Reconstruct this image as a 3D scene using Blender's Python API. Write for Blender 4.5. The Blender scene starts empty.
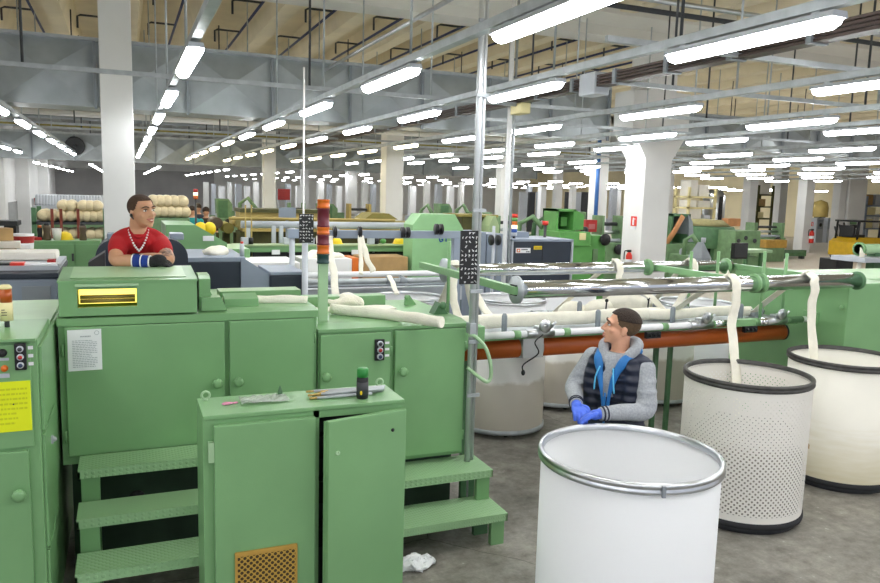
import bpy, bmesh, math, random
from mathutils import Vector, Matrix, noise
random.seed(7)
SC = bpy.context.scene
COL = SC.collection
PI = math.pi
V = Vector

# ------------------------------------------------------------------ materials
def lin(h):
    h = h.lstrip('#')
    out = []
    for i in (0, 2, 4):
        c = int(h[i:i+2], 16) / 255
        out.append(c / 12.92 if c <= .04045 else ((c + .055) / 1.055) ** 2.4)
    return tuple(out) + (1.0,)

MATS = {}
def mat(name, col, rough=.5, metal=0., var=.06, scale=5., bump=0., bscale=60., col2=None, spec=.5, stretch=None,
        emit=None, estr=0., trans=0., alpha=1.):
    """Principled material with procedural noise variation in its base colour and optional fine bump."""
    if name in MATS: return MATS[name]
    m = bpy.data.materials.new(name); m.use_nodes = True
    nt = m.node_tree; b = nt.nodes['Principled BSDF']
    b.inputs['Roughness'].default_value = rough
    b.inputs['Metallic'].default_value = metal
    b.inputs['Specular IOR Level'].default_value = spec
    if trans: b.inputs['Transmission Weight'].default_value = trans
    b.inputs['Alpha'].default_value = alpha
    c = lin(col)
    tc = nt.nodes.new('ShaderNodeTexCoord')
    mp = nt.nodes.new('ShaderNodeMapping'); nt.links.new(tc.outputs['Object'], mp.inputs['Vector'])
    if stretch: mp.inputs['Scale'].default_value = stretch
    nz = nt.nodes.new('ShaderNodeTexNoise'); nz.inputs['Scale'].default_value = scale; nz.inputs['Detail'].default_value = 5
    nt.links.new(mp.outputs['Vector'], nz.inputs['Vector'])
    rp = nt.nodes.new('ShaderNodeValToRGB')
    rp.color_ramp.elements[0].position = .32; rp.color_ramp.elements[1].position = .68
    c2 = lin(col2) if col2 else None
    if c2:
        rp.color_ramp.elements[0].color = c2; rp.color_ramp.elements[1].color = c
    else:
        rp.color_ramp.elements[0].color = tuple(max(0, x * (1 - var)) for x in c[:3]) + (1,)
        rp.color_ramp.elements[1].color = tuple(min(1, x * (1 + var)) for x in c[:3]) + (1,)
    nt.links.new(nz.outputs['Fac'], rp.inputs['Fac']); nt.links.new(rp.outputs['Color'], b.inputs['Base Color'])
    if bump:
        n2 = nt.nodes.new('ShaderNodeTexNoise'); n2.inputs['Scale'].default_value = bscale; n2.inputs['Detail'].default_value = 3
        nt.links.new(mp.outputs['Vector'], n2.inputs['Vector'])
        bp = nt.nodes.new('ShaderNodeBump'); bp.inputs['Strength'].default_value = bump; bp.inputs['Distance'].default_value = .02
        nt.links.new(n2.outputs['Fac'], bp.inputs['Height']); nt.links.new(bp.outputs['Normal'], b.inputs['Normal'])
    if emit:
        b.inputs['Emission Color'].default_value = lin(emit); b.inputs['Emission Strength'].default_value = estr
    MATS[name] = m
    return m

def nodes(m): return m.node_tree, m.node_tree.nodes['Principled BSDF']

G = lambda: MATS['green_paint']
mat('green_paint', '#7aa773', .34, var=.05, scale=3, bump=.05, bscale=180)
mat('green_paint_pale', '#a3c59a', .38, var=.05, scale=4)
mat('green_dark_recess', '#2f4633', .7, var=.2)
mat('green_bright', '#5d9c50', .45, var=.12, scale=4)
mat('green_grime', '#6f8f66', .55, var=.2, scale=5)
mat('green_deep', '#4d7550', .5, var=.15, scale=5)
mat('green_yellowish', '#a3b98a', .5, var=.08)
mat('olive', '#8a7f3a', .6, var=.15, scale=3)
mat('gold_tan', '#b39c57', .6, var=.12, scale=3)
mat('olive_dark', '#4b4a22', .7, var=.2)
mat('cream_fibre', '#f3efdf', .9, var=.05, scale=14, bump=.35, bscale=90)
mat('shade_grey_fibre', '#8f8a80', .95, var=.2, scale=10, bump=.3, bscale=60)  # grey puts the shade behind the can's holes into the fibre colour
mat('conduit_zinc', '#cdd1d3', .35, metal=.6, var=.06, scale=6)
mat('cream_lap', '#d6c6a0', .9, var=.12, scale=12, bump=.4, bscale=50)
mat('white_plastic', '#f2f3f4', .38, var=.015, scale=2)
mat('white_paint', '#e9e9e6', .6, var=.03, scale=1.5)
mat('column_paint', '#e8e8e6', .75, var=.04, scale=1.2)
mat('steel', '#c9cccf', .28, metal=1., var=.08, scale=8)
mat('chrome', '#dfe2e6', .12, metal=1., var=.05, scale=4, stretch=(.4, 6, 6))
mat('galvanised', '#b4babd', .5, metal=.5, var=.12, scale=9)
mat('duct_metal', '#a9b0b3', .45, metal=.35, var=.12, scale=2.5)
mat('grey_paint', '#8d949a', .5, var=.06)
mat('grey_machine', '#8c97a6', .5, var=.06)
mat('grey_light', '#b8bdc4', .5, var=.05)
mat('navy_panel', '#2b3340', .5, var=.08)
mat('black_plastic', '#17181a', .45, var=.1)
mat('dark_grey', '#3a3c3f', .6, var=.1)
mat('dark_hoop', '#4b4a48', .5, metal=.4, var=.25, scale=18)
mat('rubber', '#26272a', .8, var=.15)
mat('orange_tube', '#b4561d', .4, var=.12, scale=3, stretch=(.5, 3, 3))
mat('orange_lens', '#e0701c', .35, var=.06)
mat('maroon_lens', '#6d2231', .35, var=.06)
mat('teal_lens', '#17403f', .4, var=.06)
mat('red_paint', '#b02a28', .45, var=.08)
mat('red_bright', '#e0382a', .4, var=.05)
mat('yellow_paint', '#d8ae1f', .5, var=.08)
mat('yellow_bright', '#f2d21c', .45, var=.04)
mat('mustard', '#b79040', .55, var=.12, scale=8)
mat('paper_white', '#eef0f2', .8, var=.02)
mat('paper_yellow', '#e6f01a', .8, var=.03)
mat('ink_grey', '#aeb3b8', .9, var=.05)
mat('ink_olive', '#cdd61f', .9, var=.05)
mat('ink_dark', '#33363a', .9, var=.05)
mat('chalk_white', '#e8e8e8', .9, var=.05)
mat('blue_pipe', '#2a3560', .5, var=.1)
mat('blue_mark', '#1d4fa5', .5, var=.05)
mat('brown_busbar', '#4a3d38', .5, var=.12)
mat('ceiling_concrete', '#e3d8bd', .85, var=.08, scale=1.2)
mat('girder_concrete', '#e2e0d8', .85, var=.05, scale=.8)
mat('cardboard', '#b1905f', .8, var=.12, scale=6)
mat('brass_tip', '#c4a866', .4, metal=.8, var=.1)
mat('amber_lens', '#b4531a', .3, var=.08)
mat('label_cream', '#e9dda6', .6, var=.04)
mat('cup_plastic', '#e8e4da', .5, var=.03)
mat('brown_jar', '#5a4a35', .4, var=.15)
mat('wood_orange', '#c58b5a', .6, var=.12)
mat('blue_dark', '#31405f', .6, var=.1)

# concrete floor: blotches, stains and fine wear
def floor_material():
    m = bpy.data.materials.new('floor_concrete'); m.use_nodes = True; nt, b = nodes(m)
    tc = nt.nodes.new('ShaderNodeTexCoord')
    def nz(s, d, r=.55):
        n = nt.nodes.new('ShaderNodeTexNoise'); n.inputs['Scale'].default_value = s; n.inputs['Detail'].default_value = d
        n.inputs['Roughness'].default_value = r; nt.links.new(tc.outputs['Object'], n.inputs['Vector']); return n
    def ramp(src, p0, c0, p1, c1):
        r = nt.nodes.new('ShaderNodeValToRGB'); e = r.color_ramp.elements
        e[0].position = p0; e[1].position = p1; e[0].color = c0; e[1].color = c1
        nt.links.new(src, r.inputs['Fac']); return r.outputs['Color']
    def mix(t, f, a, bb):
        x = nt.nodes.new('ShaderNodeMix'); x.data_type = 'RGBA'; x.blend_type = t
        if isinstance(f, float): x.inputs[0].default_value = f
        else: nt.links.new(f, x.inputs[0])
        nt.links.new(a, x.inputs[6])
        if isinstance(bb, tuple): x.inputs[7].default_value = bb
        else: nt.links.new(bb, x.inputs[7])
        return x.outputs[2]
    base = ramp(nz(1.1, 8, .65).outputs['Fac'], .33, lin('#7b7871'), .68, lin('#aba79d'))
    fine = ramp(nz(7, 9, .75).outputs['Fac'], .33, lin('#8a8680'), .62, lin('#ffffff'))
    c1 = mix('MULTIPLY', .75, base, fine)
    st = ramp(nz(3.4, 8, .7).outputs['Fac'], .6, (0, 0, 0, 1), .72, (1, 1, 1, 1))
    sp = nt.nodes.new('ShaderNodeMath'); sp.operation = 'MULTIPLY'; sp.inputs[1].default_value = .45
    nt.links.new(st, sp.inputs[0])
    c2 = mix('MIX', sp.outputs[0], c1, lin('#c6c3bb'))
    # hairline cracks and slab joints
    wv = nt.nodes.new('ShaderNodeTexVoronoi'); wv.feature = 'DISTANCE_TO_EDGE'; wv.inputs['Scale'].default_value = .42
    nw = nz(2.2, 4); va = nt.nodes.new('ShaderNodeMix'); va.data_type = 'VECTOR'; va.inputs[0].default_value = .12
    nt.links.new(tc.outputs['Object'], va.inputs[4]); nt.links.new(nw.outputs['Color'], va.inputs[5]); nt.links.new(va.outputs[1], wv.inputs['Vector'])
    ck = nt.nodes.new('ShaderNodeMath'); ck.operation = 'LESS_THAN'; ck.inputs[1].default_value = .0016; nt.links.new(wv.outputs['Distance'], ck.inputs[0])
    ck2 = nt.nodes.new('ShaderNodeMath'); ck2.operation = 'MULTIPLY'; ck2.inputs[1].default_value = .6; nt.links.new(ck.outputs[0], ck2.inputs[0])
    c2 = mix('MIX', ck2.outputs[0], c2, lin('#3f3b36'))
    sc_ = ramp(nz(14, 3, .5).outputs['Fac'], .7, (0, 0, 0, 1), .74, (1, 1, 1, 1))
    sm = nt.nodes.new('ShaderNodeMath'); sm.operation = 'MULTIPLY'; sm.inputs[1].default_value = .4; nt.links.new(sc_, sm.inputs[0])
    c2 = mix('MIX', sm.outputs[0], c2, lin('#dcdad4'))
    # the aisle beyond the machines turns to a lighter beige
    sx = nt.nodes.new('ShaderNodeSeparateXYZ'); nt.links.new(tc.outputs['Object'], sx.inputs[0])
    mr = nt.nodes.new('ShaderNodeMapRange'); mr.inputs[1].default_value = 9; mr.inputs[2].default_value = 16
    nt.links.new(sx.outputs['X'], mr.inputs[0])
    c3 = mix('MIX', mr.outputs[0], c2, lin('#d2c7b4'))
    nt.links.new(c3, b.inputs['Base Color'])
    rr = nt.nodes.new('ShaderNodeMapRange'); rr.inputs[3].default_value = .3; rr.inputs[4].default_value = .6
    nt.links.new(nz(3, 5).outputs['Fac'], rr.inputs[0]); nt.links.new(rr.outputs[0], b.inputs['Roughness'])
    bp = nt.nodes.new('ShaderNodeBump'); bp.inputs['Strength'].default_value = .12; bp.inputs['Distance'].default_value = .01
    nt.links.new(nz(25, 6).outputs['Fac'], bp.inputs['Height']); nt.links.new(bp.outputs['Normal'], b.inputs['Normal'])
    MATS['floor_concrete'] = m
floor_material()

# checker plate: raised tear drops over green paint
def tread_material():
    m = bpy.data.materials.new('green_checker_plate'); m.use_nodes = True; nt, b = nodes(m)
    b.inputs['Base Color'].default_value = lin('#97be8f'); b.inputs['Roughness'].default_value = .4
    tc = nt.nodes.new('ShaderNodeTexCoord'); mp = nt.nodes.new('ShaderNodeMapping')
    mp.inputs['Rotation'].default_value = (0, 0, PI/4); mp.inputs['Scale'].default_value = (38, 38, 38)
    nt.links.new(tc.outputs['Object'], mp.inputs['Vector'])
    ch = nt.nodes.new('ShaderNodeTexVoronoi'); ch.inputs['Scale'].default_value = 1.0; ch.inputs['Randomness'].default_value = 0.
    nt.links.new(mp.outputs['Vector'], ch.inputs['Vector'])
    rp = nt.nodes.new('ShaderNodeValToRGB'); rp.color_ramp.elements[0].position = .25; rp.color_ramp.elements[1].position = .45
    rp.color_ramp.elements[0].color = (1, 1, 1, 1); rp.color_ramp.elements[1].color = (0, 0, 0, 1)
    nt.links.new(ch.outputs['Distance'], rp.inputs['Fac'])
    bp = nt.nodes.new('ShaderNodeBump'); bp.inputs['Strength'].default_value = .55; bp.inputs['Distance'].default_value = .006
    nt.links.new(rp.outputs['Color'], bp.inputs['Height']); nt.links.new(bp.outputs['Normal'], b.inputs['Normal'])
    MATS['green_checker_plate'] = m
tread_material()

# sheet with a lattice of round punched holes, driven by UVs laid out in metres
def perforated(name, col, pitch, hole, rough=.5, holecol=None, vmin=None, vmax=None):
    m = bpy.data.materials.new(name); m.use_nodes = True; nt, b = nodes(m)
    b.inputs['Base Color'].default_value = lin(col); b.inputs['Roughness'].default_value = rough
    uv = nt.nodes.new('ShaderNodeTexCoord'); mp = nt.nodes.new('ShaderNodeMapping')
    mp.inputs['Scale'].default_value = (1/pitch, 1/pitch, 0); mp.inputs['Rotation'].default_value = (0, 0, PI/4)
    nt.links.new(uv.outputs['UV'], mp.inputs['Vector'])
    vo = nt.nodes.new('ShaderNodeTexVoronoi'); vo.voronoi_dimensions = '2D'; vo.inputs['Scale'].default_value = 1
    vo.inputs['Randomness'].default_value = 0.
    nt.links.new(mp.outputs['Vector'], vo.inputs['Vector'])
    lt = nt.nodes.new('ShaderNodeMath'); lt.operation = 'LESS_THAN'; lt.inputs[1].default_value = hole / pitch
    nt.links.new(vo.outputs['Distance'], lt.inputs[0])
    fac = lt.outputs[0]
    if vmin is not None:
        sx = nt.nodes.new('ShaderNodeSeparateXYZ'); nt.links.new(uv.outputs['UV'], sx.inputs[0])
        hr = nt.nodes.new('ShaderNodeMapRange'); hr.inputs[1].default_value = .6; hr.inputs[2].default_value = .68; hr.inputs[3].default_value = hole/pitch; hr.inputs[4].default_value = .6*hole/pitch
        nt.links.new(sx.outputs['Y'], hr.inputs[0]); nt.links.new(hr.outputs[0], lt.inputs[1])
        for op, val in (('GREATER_THAN', vmin), ('LESS_THAN', vmax)):
            g = nt.nodes.new('ShaderNodeMath'); g.operation = op; g.inputs[1].default_value = val
            nt.links.new(sx.outputs['Y'], g.inputs[0])
            mu = nt.nodes.new('ShaderNodeMath'); mu.operation = 'MULTIPLY'
            nt.links.new(fac, mu.inputs[0]); nt.links.new(g.outputs[0], mu.inputs[1]); fac = mu.outputs[0]
    if holecol:
        mx = nt.nodes.new('ShaderNodeMix'); mx.data_type = 'RGBA'
        nt.links.new(fac, mx.inputs[0]); mx.inputs[6].default_value = lin(col); mx.inputs[7].default_value = lin(holecol)
        nt.links.new(mx.outputs[2], b.inputs['Base Color'])
    else:
        tr = nt.nodes.new('ShaderNodeBsdfTransparent'); ms = nt.nodes.new('ShaderNodeMixShader')
        out = nt.nodes['Material Output']
        nt.links.new(fac, ms.inputs[0]); nt.links.new(b.outputs[0], ms.inputs[1]); nt.links.new(tr.outputs[0], ms.inputs[2])
        nt.links.new(ms.outputs[0], out.inputs['Surface'])
    MATS[name] = m
perforated('perforated_white', '#efece4', .028, .0071, .5, vmin=.14, vmax=1.02)
perforated('perforated_mustard', '#b8953f', .021, .0082, .5, holecol='#3c2a12')

# milky can wall that lets light through
def milky(name, col, w, rough=.4, fill=None):
    m = bpy.data.materials.new(name); m.use_nodes = True; nt, b = nodes(m)
    b.inputs['Base Color'].default_value = lin(col); b.inputs['Roughness'].default_value = rough
    tl = nt.nodes.new('ShaderNodeBsdfTranslucent'); tl.inputs['Color'].default_value = lin(col)
    ms = nt.nodes.new('ShaderNodeMixShader'); ms.inputs[0].default_value = w
    nt.links.new(b.outputs[0], ms.inputs[1]); nt.links.new(tl.outputs[0], ms.inputs[2])
    nt.links.new(ms.outputs[0], nt.nodes['Material Output'].inputs['Surface'])
    MATS[name] = m
milky('milky_plastic', '#f6f7f8', .35)
def worn_can():
    m = mat('worn_can', '#efece0', .5, var=.02, scale=3); nt, b = nodes(m)
    old = b.inputs['Base Color'].links[0].from_socket
    tc = nt.nodes.new('ShaderNodeTexCoord'); sx = nt.nodes.new('ShaderNodeSeparateXYZ'); nt.links.new(tc.outputs['Object'], sx.inputs[0])
    nz = nt.nodes.new('ShaderNodeTexNoise'); nz.inputs['Scale'].default_value = 5; mp = nt.nodes.new('ShaderNodeMapping'); mp.inputs['Scale'].default_value = (1, 1, 7)
    nt.links.new(tc.outputs['Object'], mp.inputs['Vector']); nt.links.new(mp.outputs['Vector'], nz.inputs['Vector'])
    ad = nt.nodes.new('ShaderNodeMath'); ad.operation = 'MULTIPLY_ADD'; ad.inputs[1].default_value = .35
    nt.links.new(nz.outputs['Fac'], ad.inputs[0]); nt.links.new(sx.outputs['Z'], ad.inputs[2])
    rp = nt.nodes.new('ShaderNodeValToRGB'); rp.color_ramp.elements[0].position = .2; rp.color_ramp.elements[1].position = .75
    rp.color_ramp.elements[0].color = lin('#ddd4b0'); rp.color_ramp.elements[1].color = (1, 1, 1, 1)
    nt.links.new(ad.outputs[0], rp.inputs['Fac'])
    mx = nt.nodes.new('ShaderNodeMix'); mx.data_type = 'RGBA'; mx.blend_type = 'MULTIPLY'; mx.inputs[0].default_value = .8
    nt.links.new(old, mx.inputs[6]); nt.links.new(rp.outputs['Color'], mx.inputs[7]); nt.links.new(mx.outputs[2], b.inputs['Base Color'])
worn_can()
# can with fibre packed behind its lower wall: the packed part reads greyer
def filled_can(name, level):
    m = mat(name, '#f1efe9', .45, var=.02, scale=3); nt, b = nodes(m)
    old = b.inputs['Base Color'].links[0].from_socket
    tc = nt.nodes.new('ShaderNodeTexCoord'); sx = nt.nodes.new('ShaderNodeSeparateXYZ'); nt.links.new(tc.outputs['Object'], sx.inputs[0])
    nz = nt.nodes.new('ShaderNodeTexNoise'); nz.inputs['Scale'].default_value = 6; nz.inputs['Detail'].default_value = 4
    nt.links.new(tc.outputs['Object'], nz.inputs['Vector'])
    ad = nt.nodes.new('ShaderNodeMath'); ad.operation = 'MULTIPLY_ADD'; ad.inputs[1].default_value = .14
    nt.links.new(nz.outputs['Fac'], ad.inputs[0]); nt.links.new(sx.outputs['Z'], ad.inputs[2])
    rp = nt.nodes.new('ShaderNodeValToRGB'); rp.color_ramp.elements[0].position = level; rp.color_ramp.elements[1].position = level + .05
    rp.color_ramp.elements[0].color = lin('#d3cec4'); rp.color_ramp.elements[1].color = (1, 1, 1, 1)
    nt.links.new(ad.outputs[0], rp.inputs['Fac'])
    mx = nt.nodes.new('ShaderNodeMix'); mx.data_type = 'RGBA'; mx.blend_type = 'MULTIPLY'; mx.inputs[0].default_value = 1
    nt.links.new(old, mx.inputs[6]); nt.links.new(rp.outputs['Color'], mx.inputs[7]); nt.links.new(mx.outputs[2], b.inputs['Base Color'])
filled_can('filled_can', .62)

def emitter(name, col, strength):
    m = bpy.data.materials.new(name); m.use_nodes = True; nt, b = nodes(m)
    b.inputs['Base Color'].default_value = lin('#f4f6f8'); b.inputs['Roughness'].default_value = .4
    b.inputs['Emission Color'].default_value = lin(col); b.inputs['Emission Strength'].default_value = strength
    MATS[name] = m
emitter('tube_light', '#fbfdff', 26.)
emitter('tube_light_warm', '#ffeec0', 18.)
emitter('window_glow', '#ffe05e', 1.5)
emitter('lens_lit', '#ffd9a0', 1.2)

# ------------------------------------------------------------------ mesh building
class MB:
    def __init__(s): s.bm = bmesh.new(); s.smooth = False
    def box(s, x0, x1, y0, y1, z0, z1, bev=0.):
        vs = [s.bm.verts.new((x, y, z)) for z in (z0, z1) for y in (y0, y1) for x in (x0, x1)]
        fs = [s.bm.faces.new([vs[i] for i in f]) for f in ((0, 2, 3, 1), (4, 5, 7, 6), (0, 1, 5, 4), (2, 6, 7, 3), (0, 4, 6, 2), (1, 3, 7, 5))]
        if bev:
            es = list({e for f in fs for e in f.edges})
            bmesh.ops.bevel(s.bm, geom=es, offset=bev, segments=2, affect='EDGES', profile=.6)
        return s
    def prism(s, poly, axis, a, b):
        """polygon (2D pairs) swept along axis from a to b; axis 'x' -> (y,z), 'y' -> (x,z), 'z' -> (x,y)"""
        def mk(p, t):
            if axis == 'x': return (t, p[0], p[1])
            if axis == 'y': return (p[0], t, p[1])
            return (p[0], p[1], t)
        A = [s.bm.verts.new(mk(p, a)) for p in poly]; B = [s.bm.verts.new(mk(p, b)) for p in poly]
        n = len(poly); fs = [s.bm.faces.new(A[::-1]), s.bm.faces.new(B)]
        for i in range(n): fs.append(s.bm.faces.new([A[i], A[(i+1) % n], B[(i+1) % n], B[i]]))
        bmesh.ops.recalc_face_normals(s.bm, faces=fs)
        return s
    def tube(s, pts, r, seg=10, cap=True, flat=1., closed=False, ends=False):
        """swept tube along points; r number or list; flat scales the second axis"""
        pts = [V(p) for p in pts]; n = len(pts)
        rs = r if isinstance(r, (list, tuple)) else [r] * n
        tang = []
        for i in range(n):
            if closed: d = pts[(i+1) % n] - pts[i-1]
            else: d = pts[min(i+1, n-1)] - pts[max(i-1, 0)]
            tang.append(d.normalized() if d.length > 1e-9 else V((0, 0, 1)))
        ref = V((0, 0, 1)) if abs(tang[0].z) < .9 else V((1, 0, 0))
        u = (ref - tang[0] * ref.dot(tang[0])).normalized()
        rings = []
        for i in range(n):
            u = (u - tang[i] * u.dot(tang[i])).normalized(); w = tang[i].cross(u)
            rings.append([s.bm.verts.new(pts[i] + u * (rs[i] * math.cos(2*PI*k/seg)) + w * (rs[i] * flat * math.sin(2*PI*k/seg))) for k in range(seg)])
        m = n if closed else n - 1
        for i in range(m):
            A, B = rings[i], rings[(i+1) % n]
            for k in range(seg):
                f = s.bm.faces.new([A[k], A[(k+1) % seg], B[(k+1) % seg], B[k]]); f.smooth = True
        if cap and not closed:
            s.bm.faces.new(rings[0][::-1]); s.bm.faces.new(rings[-1])
        return s
    def cyl(s, p0, p1, r, seg=16, r2=None):
        return s.tube([p0, p1], [r, r if r2 is None else r2], seg)
    def lathe(s, prof, c=(0, 0, 0), seg=32, cap=False, axis='z', uvscale=None):
        rings = []
        for (r, z) in prof:
            ring = []
            for k in range(seg):
                a = 2*PI*k/seg; x, y = r*math.cos(a), r*math.sin(a)
                if axis == 'z': p = (c[0]+x, c[1]+y, c[2]+z)
                elif axis == 'x': p = (c[0]+z, c[1]+x, c[2]+y)
                else: p = (c[0]+x, c[1]+z, c[2]+y)
                ring.append(s.bm.verts.new(p))
            rings.append(ring)
        fs = []
        for i in range(len(prof)-1):
            A, B = rings[i], rings[i+1]
            for k in range(seg):
                f = s.bm.faces.new([A[k], A[(k+1) % seg], B[(k+1) % seg], B[k]]); f.smooth = True; fs.append(f)
        if cap:
            fs.append(s.bm.faces.new(rings[0][::-1])); fs.append(s.bm.faces.new(rings[-1]))
        if axis == 'y': bmesh.ops.reverse_faces(s.bm, faces=fs)
        if uvscale:
            uv = s.bm.loops.layers.uv.verify()
            for i in range(len(prof)-1):
                for k in range(seg):
                    f = fs[i*seg+k]
                    for l, (kk, ii) in zip(f.loops, ((k, i), (k+1, i), (k+1, i+1), (k, i+1))):
                        l[uv].uv = (2*PI*kk/seg*uvscale, prof[ii][1])
        return s
    def ball(s, c, r, sx=1., sy=1., sz=1., seg=16, rings=10, rot=None):
        M = Matrix.Translation(c) @ (rot.to_4x4() if rot else Matrix.Identity(4)) @ Matrix.Diagonal((r*sx, r*sy, r*sz, 1))
        g = bmesh.ops.create_uvsphere(s.bm, u_segments=seg, v_segments=rings, radius=1., matrix=M)
        for v in g['verts']:
            for f in v.link_faces: f.smooth = True
        return s
    def quad(s, *p):
        s.bm.faces.new([s.bm.verts.new(q) for q in p]); return s
    def loft(s, rings, cap=True, smooth=True):
        R = [[s.bm.verts.new(p) for p in r] for r in rings]; n = len(R[0])
        for i in range(len(R)-1):
            for k in range(n):
                f = s.bm.faces.new([R[i][k], R[i][(k+1) % n], R[i+1][(k+1) % n], R[i+1][k]]); f.smooth = smooth
        if cap: s.bm.faces.new(R[0][::-1]); s.bm.faces.new(R[-1])
        return s
    def jitter(s, amt, scale=8., seed=0.):
        for v in s.bm.verts:
            n = noise.noise_vector(v.co * scale + V((seed, seed*.7, 0)))
            v.co += n * amt
        return s
    def xf(s, M):
        bmesh.ops.transform(s.bm, matrix=M, verts=s.bm.verts); return s
    def build(s, name, m, parent=None, origin=None, local=False):
        """link as ONE mesh object. Vertices are in world space unless local; parts are made relative to their thing."""
        me = bpy.data.meshes.new(name)
        off = V((0, 0, 0))
        if parent is not None and not local:
            p = parent
            while p is not None: off += p.location; p = p.parent
        if origin is not None: off = off + V(origin)
        if off.length: bmesh.ops.translate(s.bm, vec=-off, verts=s.bm.verts)
        bmesh.ops.recalc_face_normals(s.bm, faces=s.bm.faces)
        s.bm.to_mesh(me); s.bm.free()
        o = bpy.data.objects.new(name, me); COL.objects.link(o)
        if origin is not None: o.location = origin
        if parent is not None: o.parent = parent
        ms = m if isinstance(m, (list, tuple)) else [m]
        for q in ms: me.materials.append(MATS[q] if isinstance(q, str) else q)
        return o

def thing(name, label, cat, loc=(0, 0, 0), rz=0., group=None):
    o = bpy.data.objects.new(name, None); COL.objects.link(o)
    o.empty_display_size = .1
    o.location = loc; o.rotation_euler = (0, 0, rz); o['label'] = label; o['category'] = cat
    if group: o['group'] = group
    return o
def tag(o, label, cat, group=None):
    o['label'] = label; o['category'] = cat
    if group: o['group'] = group
    return o
def struct(o): o['kind'] = 'structure'; return o
def kids(o): return list(o.children)
def copy_tree(o, loc=None, label=None, group=None, rz=None, parent=None):
    c = o.copy(); COL.objects.link(c)
    if parent is not None: c.parent = parent
    if loc is not None: c.location = loc
    if rz is not None: c.rotation_euler = (0, 0, rz)
    if label: c['label'] = label
    if group: c['group'] = group
    for ch in kids(o): copy_tree(ch, parent=c)
    return c
def arc(c, r, a0, a1, n, plane='xz'):
    out = []
    for i in range(n):
        a = a0 + (a1-a0)*i/(n-1); p, q = r*math.cos(a), r*math.sin(a)
        out.append((c[0]+p, c[1], c[2]+q) if plane == 'xz' else (c[0]+p, c[1]+q, c[2]) if plane == 'xy' else (c[0], c[1]+p, c[2]+q))
    return out
def crv(pts, n=8):
    """Catmull-Rom through points"""
    P = [V(p) for p in pts]; out = []
    for i in range(len(P)-1):
        a, b, c, d = P[max(i-1, 0)], P[i], P[i+1], P[min(i+2, len(P)-1)]
        for k in range(n):
            t = k/n
            out.append(.5*((2*b) + (c-a)*t + (2*a-5*b+4*c-d)*t*t + (3*b-a-3*c+d)*t**3))
    out.append(P[-1]); return out

# ------------------------------------------------------------------ camera
CAM_Z, F_PX = 2.43, 750.
yaw, pitch, roll = (math.radians(a) for a in (22.9, 7.5, 1.6))
fw = V((math.sin(yaw)*math.cos(pitch), math.cos(yaw)*math.cos(pitch), -math.sin(pitch)))
rt = V((math.cos(yaw), -math.sin(yaw), 0)); up = rt.cross(fw)
r2 = rt*math.cos(roll) + up*math.sin(roll); u2 = -rt*math.sin(roll) + up*math.cos(roll)
cd = bpy.data.cameras.new('camera'); cam = bpy.data.objects.new('camera', cd); COL.objects.link(cam)
M = Matrix((r2, u2, -fw)).transposed().to_4x4(); M.translation = (0, 0, CAM_Z); cam.matrix_world = M
cd.sensor_width = 36; cd.lens = F_PX*36/880; cd.clip_start = .05; cd.clip_end = 400
SC.camera = cam
def in_view(p, mx=30):
    d = V(p) - V((0, 0, CAM_Z)); w = d.dot(fw)
    if w < .3: return False
    x, y = 440 + F_PX*d.dot(r2)/w, 291.5 - F_PX*d.dot(u2)/w
    return -mx < x < 880+mx and -mx < y < 583+mx
# ================================================================== the hall
o = struct(MB().box(-9, 62, -5, 84, -.12, 0).build('floor', 'floor_concrete'))
o = struct(MB().box(-5.2, -4.6, 3, 84, 0, 6.4).build('wall_left', 'column_paint'))
o = struct(MB().box(-9, 62, 78, 78.4, 0, 6.4).build('wall_back', 'white_paint'))
o = struct(MB().box(44, 44.4, 8, 78, 0, 6.4).build('wall_right', mat('wall_cream', '#f3e6c0', .8, var=.05, scale=.7)))
# dark low partition at the far end of the left bay and grey dado along the left wall
struct(MB().box(-4.6, 6.6, 62, 62.3, 0, 3.5).build('wall_partition', mat('partition_grey', '#a5a3a2', .8, var=.1, scale=.8)))
struct(MB().box(-4.6, -4.57, 3, 62, 0, 1.5).build('trim_1', mat('dado_grey', '#9b9c9a', .7, var=.08)))
mb = MB()
mb.box(-9, 62, -5, 25.2, 6.35, 6.6)
k = -6
while k < 34:                                # double-tee ribs along the hall in the front bays
    x = 2.55 + 1.4*k + .45
    for y0, y1 in ((-5, 11.9), (13.1, 25.2)):
        mb.prism([(x-.16, 5.8), (x+.16, 5.8), (x+.3, 6.35), (x-.3, 6.35)], 'y', y0, y1)
    k += 1
struct(mb.build('ceiling', 'ceiling_concrete'))
mb = MB().box(-9, 62, 25.2, 84, 5.3, 5.6)
for k in range(-12, 70):
    x = k*.8
    mb.prism([(x-.06, 5.0), (x+.06, 5.0), (x+.12, 5.3), (x-.12, 5.3)], 'y', 25.7, 78)
struct(mb.build('ceiling_far', mat('ceiling_grey', '#a3a5a2', .85, var=.08, scale=1.5)))
struct(MB().box(-9, 62, 25.2, 25.7, 4.9, 6.35).build('trim_2', 'girder_concrete'))
# main girder over the first column row, ledge near its foot
mb = MB().prism([(12.2, 5.42), (12.8, 5.42), (12.8, 5.6), (13.1, 5.75), (13.1, 6.35), (11.9, 6.35), (11.9, 5.75), (12.2, 5.6)], 'x', -9, 62)
struct(mb.build('trim_3', 'girder_concrete'))

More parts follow.
